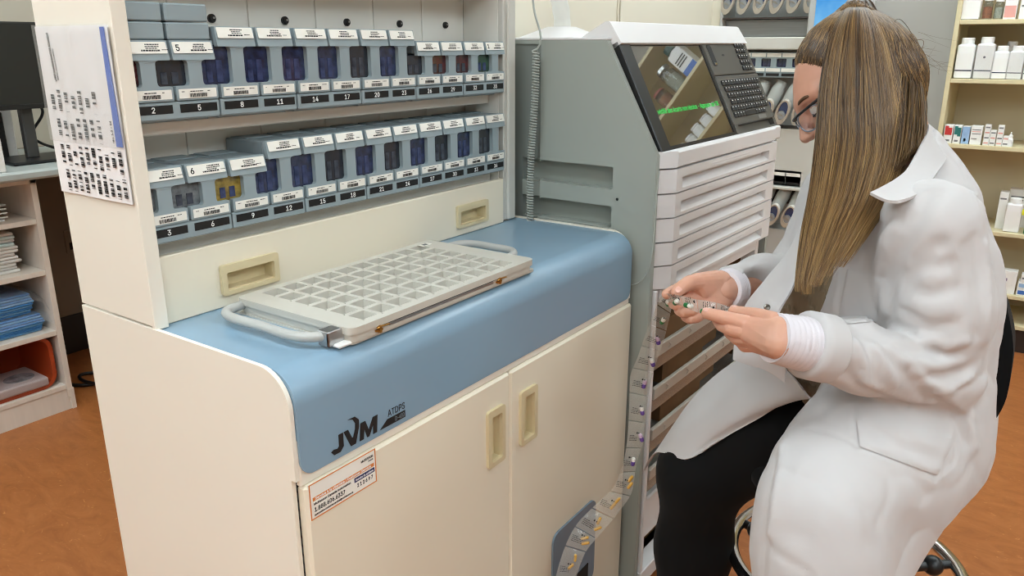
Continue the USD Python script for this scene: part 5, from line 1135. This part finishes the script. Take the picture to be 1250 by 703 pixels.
# hair of the nape, drawn down behind the ponytail, and a few fly-aways
fly = []
for i in range(28):
    a = HP(-.112 + hr.normal(0, .006), hr.normal(0, .03), -.01 + hr.normal(0, .025)); d = -hf * hr.uniform(.005, .035) - hu * hr.uniform(-.02, .05) + hl * hr.normal(0, .01)
    fly.append(a + d * (np.linspace(0, 1, 14) ** 1.2)[:, None] + hu * (.012 * np.sin(np.linspace(0, 4, 14)))[:, None] * hr.uniform(-.6, .6))
for i in range(1300):
    g = hr.random(); y0 = hr.uniform(85, 140); x0 = 1088 + 36 * g; x1 = 1062 + 64 * g * hr.uniform(.8, 1.05); L = hr.uniform(.75, 1.0)
    S2 = np.linspace(0, L, 14); x = x0 + (x1 - x0) * S2 + 6 * np.sin(S2 * 2.6) * g; y = y0 + (232 - 52 * g - y0) * S2; t = 1.178 + .006 * hr.normal() - .085 * S2 * (1 - .3 * g) + .035 * g - .030 * g * S2
    st_[hr.choice(3, p=[.6, .35, .05])].append(EYE + (FW + RT * ((x - CX) / FPX)[:, None] - UP * ((y - CY) / FPX)[:, None]) * t[:, None])
for k, nm in enumerate(('brown_strands', 'dark_strands', 'light_strands')): curves(nm, st_[k], .0009, HM[k], hair)
curves('fly_aways', fly, .0003, HM[0], hair)
part('hair_tie', tube([PB + (hl * math.cos(a) + hf * math.sin(a)) * .021 - hu * .012 for a in np.linspace(0, 2 * math.pi, 24, endpoint=False)], .004, 8, closed=True), BLACK, hair, smooth=True)

# ================================================================== the stool
stool = thing('drafting_stool', 'black swivel stool with backrest and chrome foot ring under the seated person', 'stool', (1.36, .22, 0))
SC = np.array([1.36, .22, 0]); BD = np.array([.56, -.82, 0])     # backwards
part('seat', rbx(SC[0] - .14, SC[0] + .14, SC[1] - .14, SC[1] + .14, .555, .62, .03, 16), BLACKC, stool, smooth=40)
CB = T(1186, 425, 1.38); bk0 = np.array([CB[0], CB[1], 0])
rows_ = []
for z, w, b in ((.68, .06, .0), (.71, .10, .012), (.77, .125, .02), (.83, .12, .018), (.88, .085, .008), (.905, .04, .0)):
    rows_.append([tuple(bk0 + np.array([-BD[1], BD[0], 0]) * w * s + BD * (b - .05 * s * s * (w / .12)) + ZD * z) for s in (-1, -.6, 0, .6, 1)])
def patch3(rows, *a, **k):
    return patch([[q for q in r] for r in rows], *a, **k)
_T = T
def T(x, y, t): return np.array([x, y, t])
part('backrest', patch3(rows_, 28, 30, .045), BLACKC, stool, smooth=40)
T = _T
part('back_bar', tube(smoothpath([SC + ZD * .545, SC + (bk0 - SC) * .6 + ZD * .55, bk0 - BD * .02 + ZD * .60, bk0 + BD * .012 + ZD * .78], 24), .014, 10), BLACK, stool, smooth=True)
part('gas_column', lathe([(0, .08), (.035, .08), (.035, .30), (.018, .30), (.018, .56), (0, .56)], (SC[0], SC[1], 0), 24), BLACK, stool, smooth=30)
RCX = T(1030, 684, 1.50); RZ = RCX[2]; RC = np.array([RCX[0], RCX[1], RZ])
part('foot_ring', tube([RC + .204 * np.array([math.cos(a), math.sin(a), 0]) for a in np.linspace(0, 2 * math.pi, 64, endpoint=False)], .012, 14, closed=True), CHROME, stool, smooth=True, label='chrome foot ring')
hub = np.array([SC[0], SC[1], RZ])
for k in range(5):
    a = 2 * math.pi * k / 5 + .25; e = RC + .204 * np.array([math.cos(a), math.sin(a), 0])
    part('ring_spoke', tube([hub, hub + (e - hub) * .96], [.011, .009], 10), BLACK, stool, smooth=True)
    part('spoke_clamp', move(trimesh.creation.icosphere(2, .019), hub + (e - hub) * .82), BLACK, stool, smooth=True)
    a = 2 * math.pi * k / 5 - .1; d = np.array([math.cos(a), math.sin(a), 0])
    part('base_leg', tube([SC + ZD * .10, SC + d * .15 + ZD * .095, SC + d * .30 + ZD * .075], [.026, .022, .016], 10), BLACK, stool, smooth=True)
    c = SC + d * .30 + ZD * .03; s = np.cross(d, ZD)
    part('caster', join(*[place(lathe([(0, 0), (.026, 0), (.03, .004), (.03, .016), (.026, .02), (0, .02)], n=18), c + s * q, d, ZD) for q in (-.012, .022)], tube([c + ZD * .045, c], .007, 8)), BLACK, stool, smooth=30)

# ================================================================== the strip of sealed pouches, from the outlet up to the hands
sp_ = thing('pouch_strip', 'long strip of clear sealed medicine pouches hanging from the outlet to the hands', 'pouch strip', (1.2, .6, .2))
# left edge, right edge (pixels of the photograph) and the distance of each station
ST = [((676, 712), (701, 712), 1.475), ((691, 664), (716, 672), 1.462), ((704, 640), (730, 655), 1.458), ((727, 616), (753, 628), 1.452), ((749, 594), (772, 598), 1.440), ((760, 568), (777, 566), 1.425), ((766, 534), (786, 536), 1.405),
      ((768, 498), (789, 502), 1.38), ((769, 463), (794, 468), 1.355), ((779, 434), (802, 440), 1.325), ((789, 405), (811, 413), 1.290), ((799, 380), (817, 389), 1.245), ((811, 358), (822, 372), 1.18), ((826, 360), (832, 373), 1.145), ((848, 365), (850, 381), 1.115), ((873, 369), (873, 386), 1.09), ((893, 376), (890, 389), 1.065)]
from scipy.interpolate import PchipInterpolator as PCH
sa = np.array([[*a, *b, t] for a, b, t in ST], float); ku_ = np.linspace(0, 1, len(sa)); SI = PCH(ku_, sa, axis=0)
def strip_pt(u, v, lift=0.0):
    q = SI(u); x, y = q[..., 0] + (q[..., 2] - q[..., 0]) * v, q[..., 1] + (q[..., 3] - q[..., 1]) * v
    r = FW + RT * ((x - CX) / FPX)[..., None] - UP * ((y - CY) / FPX)[..., None]
    return EYE + r * (q[..., 4] - lift)[..., None]
FILMP = glassy('pouch_film', (248, 249, 248), .035, .16, .17, (222, 222, 216))
PILLS = [mat('purple_capsule', (98, 72, 148), .3), mat('gold_capsule', (206, 160, 70), .3), mat('green_capsule', (40, 118, 62), .3), mat('white_capsule', (226, 222, 214), .35)]
NPCH = 17; rs = np.random.default_rng(3)
for k in range(NPCH):
    u0, u1 = k / NPCH + .0012, (k + 1) / NPCH - .0012
    gu, gv = np.meshgrid(np.linspace(u0, u1, 10), np.linspace(0, 1, 9), indexing='ij')
    su, sv = (gu - u0) / (u1 - u0), gv
    puff = .0045 * np.sin(su * math.pi) ** .7 * np.sin(sv * math.pi) ** .7 + .0016 * (meshkit.noise(np.stack([gu * 170, gv * 6, np.full_like(gu, k)], -1)) - .5) * (np.sin(su * math.pi) * np.sin(sv * math.pi)) * 2
    p = None; V = []
    for sgn in (1, -.5): V.append(strip_pt(gu, gv, puff * sgn + .0004 * sgn).reshape(-1, 3))
    i, j = np.meshgrid(np.arange(9), np.arange(8), indexing='ij'); q = np.stack([i * 9 + j, i * 9 + j + 1, (i + 1) * 9 + j + 1, (i + 1) * 9 + j], -1).reshape(-1, 4)
    p = part('pouch', join((V[0], q), (V[1], q[:, ::-1])), FILMP, sp_, smooth=True)
    # print on the pouch, and its seal
    um = lambda a, b: strip_pt(np.array(u0 + (u1 - u0) * a), np.array(b), .0052)
    o, e1, e2 = um(.25, .12), um(.25, .62) - um(.25, .12), um(.9, .12) - um(.25, .12)
    L1 = np.linalg.norm(e1); pr = []
    for row in range(4):
        x = 0
        while x < L1 * (.9 if row < 3 else .5):
            l = rs.uniform(.001, .004); pr.append(extr(sbox(x, .0012 + row * .0034, x + l, .0012 + row * .0034 + .0009), .0002)); x += l + .0009
    pr.append(move(extr(sbox(0, 0, .0022, .0032), .0002), (L1 * .75, .016, 0))); pr.append(move(extr(sbox(0, 0, .0022, .0018), .0002), (L1 * .95, .0165, 0)))
    part('print', place(join(*pr), o, e1, e2), PRINT, p)
    c = strip_pt(np.array([u0, u0 + (u1 - u0) * .04]), np.array([0., 0.])); d = strip_pt(np.array([u0, u0 + (u1 - u0) * .04]), np.array([1., 1.]))
    kind = 1 if k < 5 else 0 if k < 11 else 2
    for n_ in range(2 if kind == 1 else 1):
        v = .70 + .12 * rs.uniform(-1, 1); a = strip_pt(np.array(u0 + (u1 - u0) * (.42 + .28 * n_)), np.array(v), .0012)
        ax = strip_pt(np.array(u0 + (u1 - u0) * .6), np.array(v + rs.uniform(-.2, .2)), .0012) - strip_pt(np.array(u0 + (u1 - u0) * .4), np.array(v), .0012); ax /= np.linalg.norm(ax)
        r_, L_ = (.0030, .0050) if kind == 1 else (.0040, .0052)
        s0, s1 = m3.Manifold.sphere(r_, 14).translate(list(a - ax * L_)), m3.Manifold.sphere(r_, 14).translate(list(a + ax * L_))
        if kind == 1: part('pill', m3.Manifold.batch_hull([s0, s1]), PILLS[1], p, smooth=True)
        else:
            m_ = m3.Manifold.sphere(r_, 14).translate(list(a))
            part('pill', m3.Manifold.batch_hull([s0, m_]), PILLS[kind], p, smooth=True)
            part('pill', m3.Manifold.batch_hull([m3.Manifold.sphere(r_ * .94, 14).translate(list(a)), m3.Manifold.sphere(r_ * .94, 14).translate(list(a + ax * L_))]), PILLS[3] if k % 2 or kind == 2 else mat('lilac_capsule', (196, 168, 190), .3) if 'lilac_capsule' not in LK else LK['lilac_capsule'], p, smooth=True)
